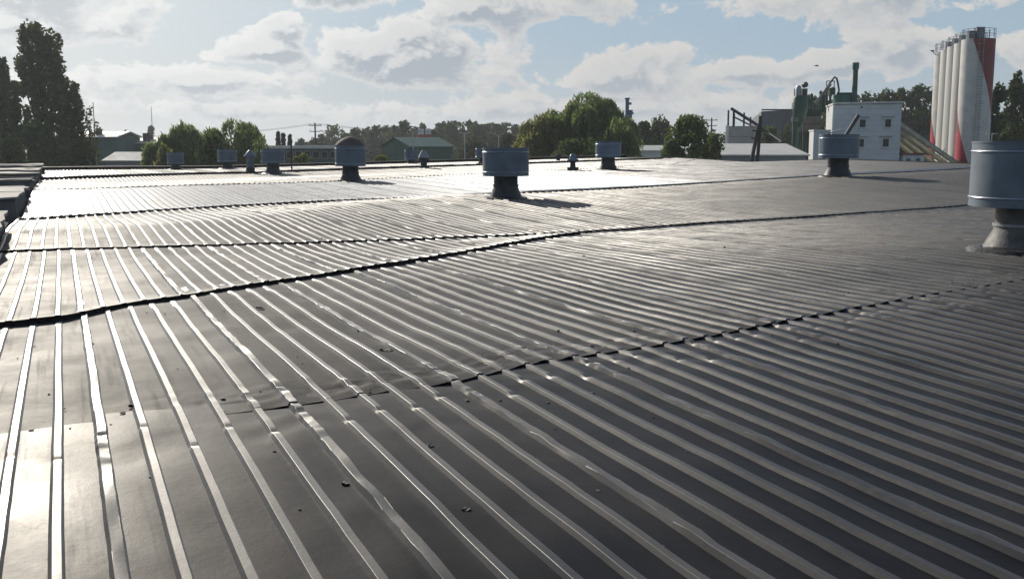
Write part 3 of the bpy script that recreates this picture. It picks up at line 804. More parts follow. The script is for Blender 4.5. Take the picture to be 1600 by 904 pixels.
def tree(px, Y, top, wpx, label, kind='broad', mkey='broad', group=None, name='broadleaf_tree', n=1200, leaf=.5, low=.12, cat='tree', z0=None, dense=1.0):
    z0 = GZ if z0 is None else z0
    H = hz(top, Y) - z0; W = wpx * Y / 1600; x = bx(px, Y); R = W / 2
    t = thing(name, label, cat, (x, Y, z0), 0, group)
    r2 = np.random.default_rng(int(px * 13 + Y * 7 + top))
    tr = MB(); pts = []
    zt = np.linspace(0, H * .80, 7)
    bend = r2.normal(0, .04 * R, (7, 2)).cumsum(0)
    pts = [(bend[i, 0], bend[i, 1], zt[i]) for i in range(7)]
    tr.tube(pts, max(.10, H * .020), 7, max(.03, H * .004))
    cr = MB(); P = []
    if kind == 'poplar':
        nl = 22
        for i in range(nl):
            zb = H * r2.uniform(.08, .55); a = r2.uniform(0, 6.28); L = H * r2.uniform(.2, .4)
            tr.tube([(0, 0, zb), (R * .35 * math.cos(a), R * .35 * math.sin(a), zb + L * .5), (R * .6 * math.cos(a), R * .6 * math.sin(a), zb + L)], H * .006, 5, H * .0015)
        ncl = 240
        for i in range(ncl):
            f = r2.uniform(.12, 1) ** .8
            w = np.interp(f, [0, .12, .35, .6, .8, .93, 1], [.92, 1.0, .98, .92, .88, .80, .58])
            a = r2.uniform(0, 6.28); q = R * w * math.sqrt(r2.uniform(.25, 1)) * .9
            c = np.array([q * math.cos(a), q * math.sin(a), H * (.05 + .88 * f)])
            s = np.array([R * .19, R * .19, R * .36]) * r2.uniform(.6, 1.25)
            k_ = int(n / ncl); d = r2.normal(size=(k_, 3)); d /= np.linalg.norm(d, axis=1)[:, None]
            P.append(c + d * s * (r2.uniform(.25, 1, (k_, 1)) ** .5))
    elif kind == 'willow':
        nb_ = 15
        for i in range(nb_):
            a = r2.uniform(0, 6.28); q = R * r2.uniform(.3, .8)
            tr.tube([(0, 0, H * .3), (q * .5 * math.cos(a), q * .5 * math.sin(a), H * r2.uniform(.55, .75)), (q * math.cos(a), q * math.sin(a), H * r2.uniform(.65, .9))], H * .010, 5, H * .003)
        ns = int(n / 12)
        lobes = [(r2.uniform(-.85, .85) * R, r2.uniform(-.6, .6) * R, r2.uniform(.66, 1.0), r2.uniform(.15, .32)) for _ in range(22)] + [(0, 0, .97, .40)]
        for i in range(ns):
            lx, ly, lt, lr = lobes[r2.integers(len(lobes))]
            a = r2.uniform(0, 6.28); q = math.sqrt(r2.uniform(0, 1))
            sx, sy = lx + q * lr * R * math.cos(a), ly + q * lr * R * math.sin(a)
            rad = math.hypot(sx, sy) / R
            if rad > 1: sx, sy = sx / rad, sy / rad; rad = 1
            dome = math.sqrt(max(.08, 1 - .55 * (math.hypot(lx, ly) / R) ** 2))
            zt_ = H * lt * dome * (1 - .20 * lr * (1 - math.sqrt(max(0, 1 - q * q))) / .4) * r2.uniform(.96, 1.0)
            L = H * r2.uniform(.12, .55); zb = max(H * .03, zt_ - L)
            f = np.linspace(0, 1, 12) + r2.uniform(-.04, .04, 12); f = np.clip(f, 0, 1); out = (1 - (1 - f) ** 2.2) * R * .12
            ca, sa = math.cos(a), math.sin(a)
            wv = r2.normal(0, .08, (12, 3))
            P.append(np.stack([sx + ca * out, sy + sa * out, zt_ + (zb - zt_) * f ** 1.7], 1) + wv)
    elif kind == 'spruce':
        for i in range(n):
            f = r2.uniform(0, 1) ** .7; w = (1 - f) * R * (.75 + .25 * abs(math.sin(f * 40))) + .04 * R
            a = r2.uniform(0, 6.28); q = w * r2.uniform(.3, 1) ** .5
            P.append(np.array([[q * math.cos(a), q * math.sin(a), H * (.04 + .96 * f) - q * .25]]))
    else:
        nb_ = 9
        for i in range(nb_):
            a = r2.uniform(0, 6.28); q = R * r2.uniform(.4, .8); zb = H * r2.uniform(.2, .5)
            tr.tube([(0, 0, zb), (q * .5 * math.cos(a), q * .5 * math.sin(a), zb + H * .18), (q * math.cos(a), q * math.sin(a), zb + H * r2.uniform(.25, .42))], H * .008, 5, H * .002)
        ncl = 46 if kind != 'bush' else 26
        for i in range(ncl):
            f = r2.uniform(0, 1); a = r2.uniform(0, 6.28)
            w = np.interp(f, [0, .2, .5, .75, .9, 1], [.62, .9, 1, .82, .55, .25]) if kind != 'bush' else np.interp(f, [0, .3, .7, 1], [1, 1, .85, .45])
            q = R * w * math.sqrt(r2.uniform(.05, 1)) * .80
            c = np.array([q * math.cos(a), q * math.sin(a), H * (low + (1 - low) * f * .93)])
            s = np.array([R * .33, R * .33, max(R * .26, H * .085)]) * r2.uniform(.55, 1.25)
            k_ = max(3, int(n / ncl)); d = r2.normal(size=(k_, 3)); d /= np.linalg.norm(d, axis=1)[:, None]
            P.append(c + d * s * (r2.uniform(.2, 1, (k_, 1)) ** .45))
    P = np.concatenate(P)
    if kind == 'willow': hang(cr, P, leaf)
    else: leaves(cr, P, leaf, 1.5)
    tr.obj('trunk', M['bark'], t); cr.obj('crown', M[mkey], t)
    return t


# left poplars and the bushes at their feet
tree(70, 120, 22, 78, 'tallest poplar at the left, dark dense column against the clouds', 'poplar', 'poplar', 'tall poplars at the left', 'poplar_tree', 11500, .34)
tree(114, 126, 112, 40, 'shorter poplar leaning on the right flank of the tallest one', 'poplar', 'poplar', 'tall poplars at the left', 'poplar_tree', 6000, .34)
tree(2, 118, 74, 40, 'poplar cut by the left edge of the picture', 'poplar', 'poplar', 'tall poplars at the left', 'poplar_tree', 6000, .34)
tree(26, 112, 112, 22, 'thin low poplar between the edge poplar and the tallest one', 'poplar', 'poplar', 'tall poplars at the left', 'poplar_tree', 2500, .32)
tree(60, 104, 186, 80, 'broad dark bush under the tallest poplar', 'broad', 'broad', None, 'broadleaf_tree', 4200, .34, .02)
tree(122, 100, 212, 62, 'dark bush right of the poplar foot, before the green warehouse', 'broad', 'broad', None, 'broadleaf_tree', 3000, .32, .02)
tree(14, 100, 205, 50, 'dark bush at the foot of the edge poplar', 'broad', 'broad', None, 'broadleaf_tree', 2400, .32, .02)
tree(143, 128, 166, 30, 'sparse thin birch right of the poplars beside a bare mast', 'broad', 'poplar', None, 'thin_tree', 500, .30, .30)

# far round trees above the green warehouses
tree(236, 330, 196, 18, 'single round tree above the green warehouse roofs', 'broad', 'far', None, 'broadleaf_tree', 700, .8)
for px, tp, w_ in ((184, 204, 14), (196, 203, 13), (206, 205, 12)):
    tree(px, 320, tp, w_, 'low round skyline tree behind the green warehouses, ' + ('left' if px < 190 else 'middle' if px < 200 else 'right') + ' of three', 'broad', 'far', 'low skyline trees behind the green warehouses', 'broadleaf_tree', 350, .8)

# willows left of middle
tree(288, 96, 183, 112, 'left willow of the pair, darker and rounder', 'willow', 'willow', 'weeping willows in the middle distance', 'willow_tree', 15000, .30)
tree(368, 98, 179, 118, 'right willow of the left pair, loose strands against the clouds', 'willow', 'willow', 'weeping willows in the middle distance', 'willow_tree', 16000, .30)
tree(256, 88, 222, 44, 'yellow green low willow at the foot of the left pair', 'willow', 'willowY', 'weeping willows in the middle distance', 'willow_tree', 5200, .30)
tree(330, 90, 206, 70, 'shaded undergrowth bush between the two willows', 'broad', 'broad', None, 'broadleaf_tree', 3600, .28, .02)
tree(410, 92, 205, 40, 'low willow shoot right of the left pair', 'willow', 'willow', 'weeping willows in the middle distance', 'willow_tree', 3600, .28)

# spruces and shrubs near the power pole
for px, tp, w_, lb in ((435, 207, 17, 'tallest small spruce beside the willows'), (443, 210, 12, 'middle small spruce beside the willows'), (453, 212, 14, 'spruce nearest the power pole')):
    tree(px, 150, tp, w_, lb, 'spruce', 'spruce', 'small spruces beside the willows', 'spruce_tree', 1500, .45)
tree(470, 104, 234, 46, 'light green shrub in front of the low pale building', 'bush', 'bush', None, 'shrub', 1600, .26, .0, 'shrub')
tree(598, 100, 232, 52, 'bright yellow green shrub beside the green gabled shed', 'bush', 'bush', None, 'shrub', 2200, .26, .0, 'shrub')
tree(430, 110, 231, 34, 'yellowish shrub behind the drum ventilators by the willows', 'bush', 'willowY', None, 'shrub', 1200, .26, .0, 'shrub')
tree(650, 104, 241, 40, 'low green shrub at the wall of the green shed', 'bush', 'bush', None, 'shrub', 900, .26, .0, 'shrub')

# the tree line behind the green shed
TL_AT = ['right of the small spruces', 'left of the dark utility pole', 'right of the dark utility pole', 'broad and low, left of the rusty capped ventilator', 'above the left flank of the rusty cap', 'right of the rusty cap, slim',
         'second crown right of the rusty cap', 'left of the green shed roof', 'above the left gable end of the green shed', 'over the left slope of the green shed', 'over the ridge of the green shed', 'left of the two white and red tanks',
         'between the two white and red tanks', 'right of the two white and red tanks', 'above the right end of the green shed', 'right of the green shed, tall', 'left of the second pale lamp post', 'directly above the second pale lamp post',
         'right of the second pale lamp post', 'tall, left of the middle blue ventilator', 'above the third pale lamp post', 'above the middle blue ventilator', 'broad, right above the middle blue ventilator', 'at the left edge of the large willow',
         'low and wide right of the green shed', 'low and wide behind the rounded mid green tree', 'low and wide left of the large willow', 'low and wide behind the green shed roof', 'low and wide left behind the green shed', 'low and wide behind the rusty cap']
TL = [(468, 214, 22), (480, 218, 20), (500, 205, 30), (524, 195, 42), (543, 204, 26), (556, 196, 22), (572, 194, 24), (588, 191, 26), (603, 193, 26), (618, 189, 24), (633, 186, 26), (648, 192, 26),
      (662, 188, 22), (676, 195, 24), (690, 186, 26), (704, 184, 26), (718, 187, 28), (732, 183, 26), (746, 187, 28), (760, 184, 28), (774, 188, 26), (790, 186, 28), (806, 190, 30), (822, 189, 26),
      (700, 200, 44), (735, 203, 46), (775, 200, 44), (640, 205, 40), (590, 208, 40), (545, 214, 36)]
for i, (px, tp, w_) in enumerate(TL):
    tree(px, 255 + (i * 37) % 60, tp + 4, w_ * 1.5, 'dark tree of the distant tree line, ' + TL_AT[i], 'broad', 'far' if i % 3 else 'broad', 'trees of the long tree line in the distance', 'broadleaf_tree', 1400, .75, .02)
tree(740, 170, 214, 66, 'rounded mid green tree behind the lamp posts', 'broad', 'far', None, 'broadleaf_tree', 3000, .42, .02)
tree(795, 165, 205, 50, 'rounded tree left of the large willow', 'broad', 'far', None, 'broadleaf_tree', 2400, .42, .02)

# large willow and trees right of it
tree(918, 104, 136, 168, 'largest weeping willow right of the middle, trailing strands', 'willow', 'willow', 'weeping willows in the middle distance', 'willow_tree', 34000, .30)
tree(846, 102, 172, 106, 'left shoulder willow of the largest one, light green', 'willow', 'willowY', 'weeping willows in the middle distance', 'willow_tree', 15000, .30)
tree(962, 96, 176, 70, 'dark shaded side willow right of the largest one', 'willow', 'willow', 'weeping willows in the middle distance', 'willow_tree', 10000, .30)
tree(905, 92, 205, 120, 'dark undergrowth beneath the largest willow', 'broad', 'broad', None, 'broadleaf_tree', 6500, .28, .02)
tree(1005, 150, 186, 62, 'dark tree right of the blue towers', 'broad', 'broad', 'dark trees between the willow and the light green tree', 'broadleaf_tree', 3600, .4, .02)
tree(1033, 156, 182, 62, 'dark tree just left of the light green tree', 'broad', 'broad', 'dark trees between the willow and the light green tree', 'broadleaf_tree', 3600, .4, .02)
tree(985, 110, 222, 44, 'low bushy tree under the blue towers', 'broad', 'broad', None, 'broadleaf_tree', 1800, .3, .02)
tree(1080, 92, 178, 104, 'light green bushy tree left of the pale roofed shed', 'broad', 'broadL', None, 'broadleaf_tree', 12000, .26, .02)
tree(1112, 88, 206, 48, 'lower light green shoots against the pale roofed shed', 'broad', 'broadL', None, 'broadleaf_tree', 3500, .25, .02)
tree(1050, 90, 212, 56, 'lower left half of the light green bushy tree', 'broad', 'broadL', None, 'broadleaf_tree', 3800, .25, .02)
tree(1202, 150, 194, 44, 'dark tree before the grey warehouse', 'broad', 'broad', None, 'broadleaf_tree', 1500, .36)
tree(1230, 146, 194, 34, 'tree between the grey warehouse and the green silo', 'broad', 'broad', None, 'broadleaf_tree', 1100, .36)
tree(1132, 160, 206, 44, 'brownish sparse tree left of the grey block wall', 'broad', 'poplar', None, 'thin_tree', 700, .34)

# wood behind the white building and silos
RW_AT = ['left of the arched duct', 'behind the arched duct', 'left of the green chimney', 'right of the green chimney', 'above the middle of the white building roof', 'above the right windows of the white building', 'over the right corner of the white building',
         'tallest, between the white building and the silos', 'at the left edge of the farthest silo', 'low, behind the green tank', 'low, behind the roof right of the chimney', 'low, above the top of the conveyors', 'low, behind the conveyors', 'low, behind the silo row']
RW = [(1268, 142, 40), (1290, 150, 38), (1328, 140, 40), (1352, 136, 42), (1380, 132, 46), (1408, 129, 46), (1432, 124, 44), (1452, 130, 40), (1300, 165, 50), (1345, 165, 56), (1395, 160, 60), (1435, 165, 60), (1470, 170, 50), (1500, 150, 60)]
for i, (px, tp, w_) in enumerate(RW):
    tree(px, 172 + (i * 29) % 30, tp + 4, w_ * 1.35, 'dark green tree of the wood, ' + RW_AT[i], 'broad', 'broad', 'trees of the wood behind the white building', 'broadleaf_tree', 2600, .5, .05)
RR = [(1556, 128, 46, 'leftmost tree right of the silos'), (1584, 106, 52, 'tallest tree right of the silos'), (1612, 122, 50, 'tree at the right edge beyond the silos'), (1575, 165, 60, 'lower bushy tree right of the silo foot')]
for i, (px, tp, w_, lb) in enumerate(RR):
    tree(px, 130 + i * 6, tp, w_, lb, 'broad', 'broadL' if i == 3 else 'broad', 'trees right of the silos', 'broadleaf_tree', 4500, .38, .04)


# ------------------------------------------------------------------ buildings of the yard
def gable(name, label, x0, x1, y0, y1, zb, ze, zr, wm, rm, along='x', rz=0.0, parts=None, over=.3, cat='building'):
    """plain shed: ridge along x or y"""
    cx, cy = (x0 + x1) / 2, (y0 + y1) / 2; hx, hy = (x1 - x0) / 2, (y1 - y0) / 2
    t = thing(name, label, cat, (cx, cy, zb), rz)
    E_, R_ = ze - zb, zr - zb
    m = MB()
    if along == 'x':
        m.add([(-hx, -hy, 0), (hx, -hy, 0), (hx, hy, 0), (-hx, hy, 0), (-hx, -hy, E_), (hx, -hy, E_), (hx, hy, E_), (-hx, hy, E_), (-hx, 0, R_), (hx, 0, R_)],
              [(0, 1, 5, 4), (2, 3, 7, 6), (1, 2, 6, 9, 5), (3, 0, 4, 8, 7)])
    else:
        m.add([(-hx, -hy, 0), (hx, -hy, 0), (hx, hy, 0), (-hx, hy, 0), (-hx, -hy, E_), (hx, -hy, E_), (hx, hy, E_), (-hx, hy, E_), (0, -hy, R_), (0, hy, R_)],
              [(0, 1, 5, 8, 4), (2, 3, 7, 9, 6), (1, 2, 6, 5), (3, 0, 4, 7)])
    m.obj('wall', wm, t)
    sl = (R_ - E_) / (hy if along == 'x' else hx); th = .12
    for sg in (-1, 1):
        m = MB()
        if along == 'x':
            a = [(-hx - over, sg * (hy + over), E_ - sl * over + .03), (hx + over, sg * (hy + over), E_ - sl * over + .03), (hx + over, 0, R_ + .03), (-hx - over, 0, R_ + .03)]
        else:
            a = [(sg * (hx + over), -hy - over, E_ - sl * over + .03), (sg * (hx + over), hy + over, E_ - sl * over + .03), (0, hy + over, R_ + .03), (0, -hy - over, R_ + .03)]
        V = a + [(p[0], p[1], p[2] + th) for p in a]
        m.add(V, [(0, 1, 2, 3), (4, 5, 6, 7), (0, 1, 5, 4), (1, 2, 6, 5), (2, 3, 7, 6), (3, 0, 4, 7)])
        m.obj('roof', rm, t)
    return t


def window(t, x, y, z, w, h, frame_m, lintel=True):
    f = MB()
    for (cx, cz, sx, sz) in ((-w / 2, 0, .09, h + .09), (w / 2, 0, .09, h + .09), (0, -h / 2, w - .09, .09), (0, h / 2, w - .09, .09)):
        f.box((x + cx, y - .04, z + cz), (sx, .12, sz))
    fo = f.obj('window', frame_m, t)
    m = MB(); m.box((x, y - .008, z), (w - .1, .02, h - .1)); m.obj('pane', M['glass'], fo)
    if lintel:
        m = MB(); m.box((x, y - .08, z + h / 2 + .22), (w * 1.9, .22, .10)); m.obj('canopy', M['greywall'], fo)
        m = MB(); m.box((x, y - .06, z - h / 2 - .10), (w * 1.2, .16, .06)); m.obj('sill', M['whitetrim'], fo)


# pale roofed shed
YS = 98
gable('pale_shed', 'long low shed with a pale cream roof before the grey block wall', bx(1126, YS), bx(1252, YS) + .5, YS, YS + 17.0, GZ, hz(243.5, YS), hz(226.5, YS + 8.5), M['greywall'], M['paleroof'], 'x')
# low white wall strip between the willow and the light tree
gable('white_shed', 'low white shed seen through the gap between the dark trees', bx(985, 118), bx(1045, 118), 118, 124, GZ, hz(236, 118), hz(229, 121), M['whitewall'], M['paleroof'], 'x')
# grey block building with open top
t = thing('block_store', 'grey blockwork bunker with green posts on its wall top', 'building', (bx(1168, 128), 131, GZ), -.20)
m = MB(); w2 = (bx(1195, 128) - bx(1142, 128)) / 2; h_ = hz(197, 128) - GZ
m.box((0, 0, h_ / 2), (2 * w2, 6, h_)); m.obj('wall', M['greywall'], t)
for k_ in range(5):
    m = MB(); m.box((0, -3.02, h_ * (.35 + k_ * .13)), (2 * w2, .05, .05)); m.obj('course_band', M['conc'], t)
m = MB(); m.box((-w2 + .18, -3.04, h_ / 2), (.36, .12, h_ + .1)); m.obj('corner_post', M['whitetrim'], t)
for px, tp in ((1145, 172), (1154, 178), (1169, 176), (1179, 183)):
    m = MB(); x_ = bx(px, 128) - bx(1168, 128); m.tube([(x_, -2.8, h_ - .5), (x_, -2.8, hz(tp, 128) - GZ)], .13, 6); m.obj('post', M['greendark'], t)
# grey warehouse
t = thing('grey_warehouse', 'large grey corrugated warehouse left of the green silo', 'building', (bx(1222, 190), 200, GZ))
x_l, x_r = bx(1188, 190) - bx(1222, 190), bx(1270, 190) - bx(1222, 190); h_ = hz(174, 190) - GZ
m = MB(); m.add([(x_l, -10, 0), (x_r, -10, 0), (x_r, 16, 0), (x_l + 4.2, 16, 0), (x_l, -10, h_), (x_r, -10, h_ + .5), (x_r, 16, h_ + .5), (x_l + 4.2, 16, h_ - .9)],
                 [(0, 1, 5, 4), (1, 2, 6, 5), (2, 3, 7, 6), (3, 0, 4, 7), (4, 5, 6, 7)]); m.obj('wall', M['greyclad'], t)
m = MB(); m.box(((x_l + x_r) / 2, -10.05, h_ + .28), (x_r - x_l, .2, .25)); m.obj('fascia', M['steel'], t)
n_ = 17
for k_ in range(n_):
    m = MB(); x_ = x_l + (x_r - x_l) * (k_ + .5) / n_; m.box((x_, -10.06, h_ / 2), (.22, .12, h_ - .4)); m.obj('cladding_rib', M['greyclad'], t)

# white two storey building
YW = 112
XL, XR = bx(1289, YW), bx(1406, YW); zt = hz(164, YW)
t = thing('white_building', 'white two storey flat roofed building with four small dark windows', 'building', ((XL + XR) / 2, YW + 4, GZ))
x0 = XL - (XL + XR) / 2; x1 = -x0; h_ = zt - GZ
tilt = 1.4                                     # the front turns slightly, so its left end wall shows
m = MB(); fx = x0 + .80; cxw = (XL + XR) / 2; lx = bx(1289, YW + 6) - cxw; lb_ = bx(1289, YW + 9) - cxw + .2
m.add([(lx, 2, 0), (fx, -4, 0), (x1, -4, 0), (x1, 5, 0), (lb_, 5, 0), (lx, 2, h_ - .1), (fx, -4, h_), (x1, -4, h_ + .12), (x1, 5, h_ + .12), (lb_, 5, h_ - .1)],
      [(0, 1, 6, 5), (1, 2, 7, 6), (2, 3, 8, 7), (3, 4, 9, 8), (4, 0, 5, 9), (5, 6, 7, 8, 9)])
wl = m.obj('wall', M['whitewall'], t)
m = MB(); m.add([(lx - .1, 2, h_ - .04), (fx - .05, -4.15, h_ + .06), (x1 + .15, -4.15, h_ + .18), (x1 + .15, 5.1, h_ + .18), (lb_ - .1, 5.1, h_ - .04),
                 (lx - .1, 2, h_ + .14), (fx - .05, -4.15, h_ + .24), (x1 + .15, -4.15, h_ + .36), (x1 + .15, 5.1, h_ + .36), (lb_ - .1, 5.1, h_ + .14)],
                [(0, 1, 6, 5), (1, 2, 7, 6), (2, 3, 8, 7), (3, 4, 9, 8), (4, 0, 5, 9), (5, 6, 7, 8, 9), (4, 3, 2, 1, 0)]); m.obj('roof', M['whitetrim'], t)
for k_ in range(24):
    m = MB(); x_ = fx + (x1 - fx) * (k_ + .5) / 24; m.box((x_, -4.2, h_ + .17 + .12 * k_ / 24), (.13, .10, .17)); m.obj('roof_corrugation', M['whitetrim'], t)
for px, py in ((1346, 193), (1385.5, 192.5), (1344.5, 223.5), (1383.5, 223)):
    window(t, bx(px, YW) - (XL + XR) / 2, -4.01, hz(py, YW) - GZ, .74, .92, M['whitetrim'])
m = MB(); m.lathe([(.10, 0), (.10, .12)], 10, c=(0, 0, 0)); o = m.obj('vent_hole', M['steel'], t); o.rotation_euler = (math.radians(90), 0, 0); o.location = (bx(1343.5, YW) - (XL + XR) / 2, -4.0, hz(167.5, YW) - GZ)
m = MB()
for k_ in range(int(h_ / .6)): m.box(((fx + x1) / 2, -4.003, .6 * (k_ + 1)), (x1 - fx - .02, .012, .018))
m.obj('bed_joint', M['greywall'], t)['kind'] = 'stuff'
# annex
t = thing('white_annex', 'small white lean-to annex at the left foot of the white building', 'building', (bx(1277, 108), 110, GZ))
xa, xb = bx(1264, 108) - bx(1277, 108), bx(1297, 108) - bx(1277, 108); h_ = hz(205, 108) - GZ
la = bx(1264, 111) - bx(1277, 108); lb_ = bx(1264, 112) - bx(1277, 108) + .1
m = MB(); m.add([(la, 1, 0), (xa + .45, -2, 0), (xb, -2, 0), (xb, 2, 0), (lb_, 2, 0), (la, 1, h_), (xa + .45, -2, h_), (xb, -2, h_), (xb, 2, h_), (lb_, 2, h_)],
                [(0, 1, 6, 5), (1, 2, 7, 6), (2, 3, 8, 7), (3, 4, 9, 8), (4, 0, 5, 9)]); m.obj('wall', M['whitewall'], t)
m = MB(); rp = [(la - .1, 1), (xa + .38, -2.15), (xb, -2.15), (xb, 2.1), (lb_ - .1, 2.1)]
m.add([(x_, y_, h_ + .01) for x_, y_ in rp] + [(x_, y_, h_ + .15) for x_, y_ in rp], [(5, 6, 7, 8, 9), (4, 3, 2, 1, 0)] + [(k_, (k_ + 1) % 5, (k_ + 1) % 5 + 5, k_ + 5) for k_ in range(5)]); m.obj('roof', M['whitetrim'], t)

# plant house with green railings on a concrete box
YP = 122
t = thing('plant_house', 'raised brown concrete plant house with green railing, on columns beside the white building', 'building', (bx(1266, YP), YP + 2.5, GZ), -.27)
x0, x1 = bx(1244, YP) - bx(1266, YP), bx(1292, YP) - bx(1266, YP); hy = 2.5
za, zb, zc = hz(206, YP) - GZ, hz(182, YP) - GZ, hz(171, YP) - GZ
m = MB(); m.box((0, 0, (za + zb) / 2), (x1 - x0, 5, zb - za)); m.obj('bunker', M['conc'], t)
m = MB(); m.box((0, -2.52, (za + zb) / 2), (x1 - x0 + .02, .06, .08)); m.obj('course_band', M['steel'], t)
m = MB(); m.box((.1, .1, (zb + zc) / 2), (x1 - x0 - .3, 4.8, zc - zb)); m.obj('cabin', M['greendark'], t)
for k_ in range(9):
    m = MB(); m.box((x0 + .3 + (x1 - x0 - .6) * k_ / 8, -2.42, (zb + zc) / 2), (.14, .12, zc - zb - .05)); m.obj('cabin_rib', M['greendark'], t)
for x_ in (x0 + .15, x0 + 1.0, 0, x1 - .2):
    m = MB(); m.box((x_, -2.2, za / 2), (.22, .22, za)); m.obj('column', M['greendark'], t)
m = MB(); m.box((0, 1.2, za / 2), (x1 - x0 - .2, .2, za)); m.obj('back_wall', M['conc'], t)
for k_ in range(4):
    m = MB(); m.tube([(x0 + .7 + k_ * .65, -1.2, 0), (x0 + .7 + k_ * .65, -1.2, za)], .11, 7); m.obj('pipe', M['steel'] if k_ % 2 else M['greendark'], t)
zr = hz(161, YP) - GZ
m = MB(); m.tube([(x0 + .1, -2.4, zr), (x1 - .2, -2.4, zr)], .05, 6); m.tube([(x0 + .1, -2.4, (zr + zc) / 2), (x1 - .2, -2.4, (zr + zc) / 2)], .04, 6); m.obj('handrail', M['greendark'], t)
for k_ in range(8):
    m = MB(); x_ = x0 + .1 + (x1 - x0 - .3) * k_ / 7; m.tube([(x_, -2.4, zc - .1), (x_, -2.4, zr)], .04, 5); m.obj('rail_post', M['greendark'], t)

# green silo with dust filter
YG = 116
t = thing('green_silo', 'slim dark green silo with a dust filter and motor on top', 'silo', (bx(1248, YG), YG, GZ)); px2 = YG / 1600
zb_, zt_ = hz(176, YG) - GZ, hz(153, YG) - GZ
m = MB(); m.lathe([(.3, zb_ - 1.6), (10.5 * px2, zb_), (11 * px2, zb_ + .1), (11 * px2, zt_), (9 * px2, zt_ + .25)], 28); m.obj('tank', M['greendark'], t, smooth=35)
m = MB(); m.lathe([(.36, 0), (.36, zb_)], 14, c=(-6 * px2, 0, 0)); m.obj('down_pipe', M['greendark'], t, smooth=35)
m = MB(); m.lathe([(.46, 0), (.46, .5)], 14, c=(-6 * px2, 0, zb_ - 1.0)); m.obj('pipe_collar', M['greyclad'], t, smooth=35)
for sx in (-1, 1):
    m = MB(); m.box((sx * 8 * px2, .4, zb_ / 2), (.14, .14, zb_)); m.obj('leg', M['greendark'], t)
m = MB(); m.lathe([(4.4 * px2, zt_), (4.4 * px2, zt_ + 1.0), (2.4 * px2, zt_ + 1.25)], 16, c=(-3.5 * px2, 0, .1)); m.obj('dust_filter', M['galv'], t, smooth=35)
m = MB(); m.box((5 * px2, 0, zt_ + .55), (6 * px2, .7, .9)); m.obj('motor_box', M['steel'], t)
m = MB(); m.lathe([(4.2 * px2, -.2), (4.2 * px2, .2)], 18); o = m.obj('fan_housing', M['steel'], t, smooth=35); o.location = (6 * px2, 0, zt_ + 1.42); o.rotation_euler = (math.radians(80), 0, .4)
m = MB()
for k_ in range(8):
    a = k_ * math.pi / 4; m.tube([(10 * px2 * math.cos(a), 10 * px2 * math.sin(a), zt_ + .1), (10 * px2 * math.cos(a), 10 * px2 * math.sin(a), zt_ + 1.0)], .03, 4)
m.lathe([(10 * px2 - .03, zt_ + 1.0), (10 * px2 + .03, zt_ + 1.0)], 20, cap=False); m.obj('railing', M['greendark'], t)

# pipes and small cyclones beside the green silo
t = thing('pipe_rack', 'green pipes and small cyclones standing on the plant house roof beside the green silo', 'plant pipes', (bx(1276, 124), 124.5, hz(171, 124))); q = 124 / 1600
for px, tp, r_, mk in ((1262, 158, .16, 'greendark'), (1267, 150, .13, 'greendark'), (1272, 156, .20, 'greenblue'), (1281, 146, .14, 'greendark'), (1286, 152, .24, 'greendark'), (1291, 140, .12, 'steel'), (1296, 150, .15, 'greendark')):
    x_ = (px - 1276) * q; h_ = (171 - tp) * q
    m = MB(); m.tube([(x_, 0, -.3), (x_, 0, h_)], r_, 9); pp = m.obj('pipe', M[mk], t, smooth=50)
    m = MB(); m.lathe([(r_ * 1.5, h_ - .05), (r_ * 1.5, h_ + .12), (r_ * .4, h_ + .3)], 10, c=(x_, 0, 0)); m.obj('pipe_cap', M[mk], pp, smooth=35)
for pa, pb in (((1262, 164), (1297, 158)), ((1264, 170), (1284, 147)), ((1281, 147), (1291, 141)), ((1286, 166), (1297, 166))):
    m = MB(); m.tube([((pa[0] - 1276) * q, -.25, (171 - pa[1]) * q), ((pb[0] - 1276) * q, -.25, (171 - pb[1]) * q)], .07, 6); m.obj('brace', M['greendark'], t)
m = MB(); m.lathe([(.06, .5), (.42, 1.5), (.42, 2.1), (.1, 2.2)], 14, c=((1288 - 1276) * q, .5, 0)); m.obj('cyclone', M['beige'], t, smooth=35)

# green mixer tank and chimney on the white building
t = thing('green_tank', 'round green mixer tank on the roof of the white building', 'tank', (bx(1316, 117), 117, hz(163, 117)))
m = MB(); m.lathe([(16 * 117 / 1600, 0), (17 * 117 / 1600, .1), (17 * 117 / 1600, .92), (15.5 * 117 / 1600, 1.05)], 30); m.obj('shell', M['greenblue'], t, smooth=35)
m = MB(); m.box((.2, -.2, 1.1), (2.0, .9, .35)); m.obj('hatch', M['greendark'], t)
t = thing('green_chimney', 'tall green square capped chimney above the white building', 'chimney', (bx(1331.5, 116), 116, hz(163, 116)))
hh = hz(98, 116) - hz(163, 116)
m = MB(); m.lathe([(.36, 0), (.36, 1.0), (.30, 1.1), (.27, hh - .5)], 16); m.obj('stack', M['greendark'], t, smooth=35)
m = MB(); m.lathe([(.30, hh - .75), (.36, hh - .68), (.36, hh), (.30, hh)], 16); m.obj('cap', M['greenblue'], t, smooth=35)
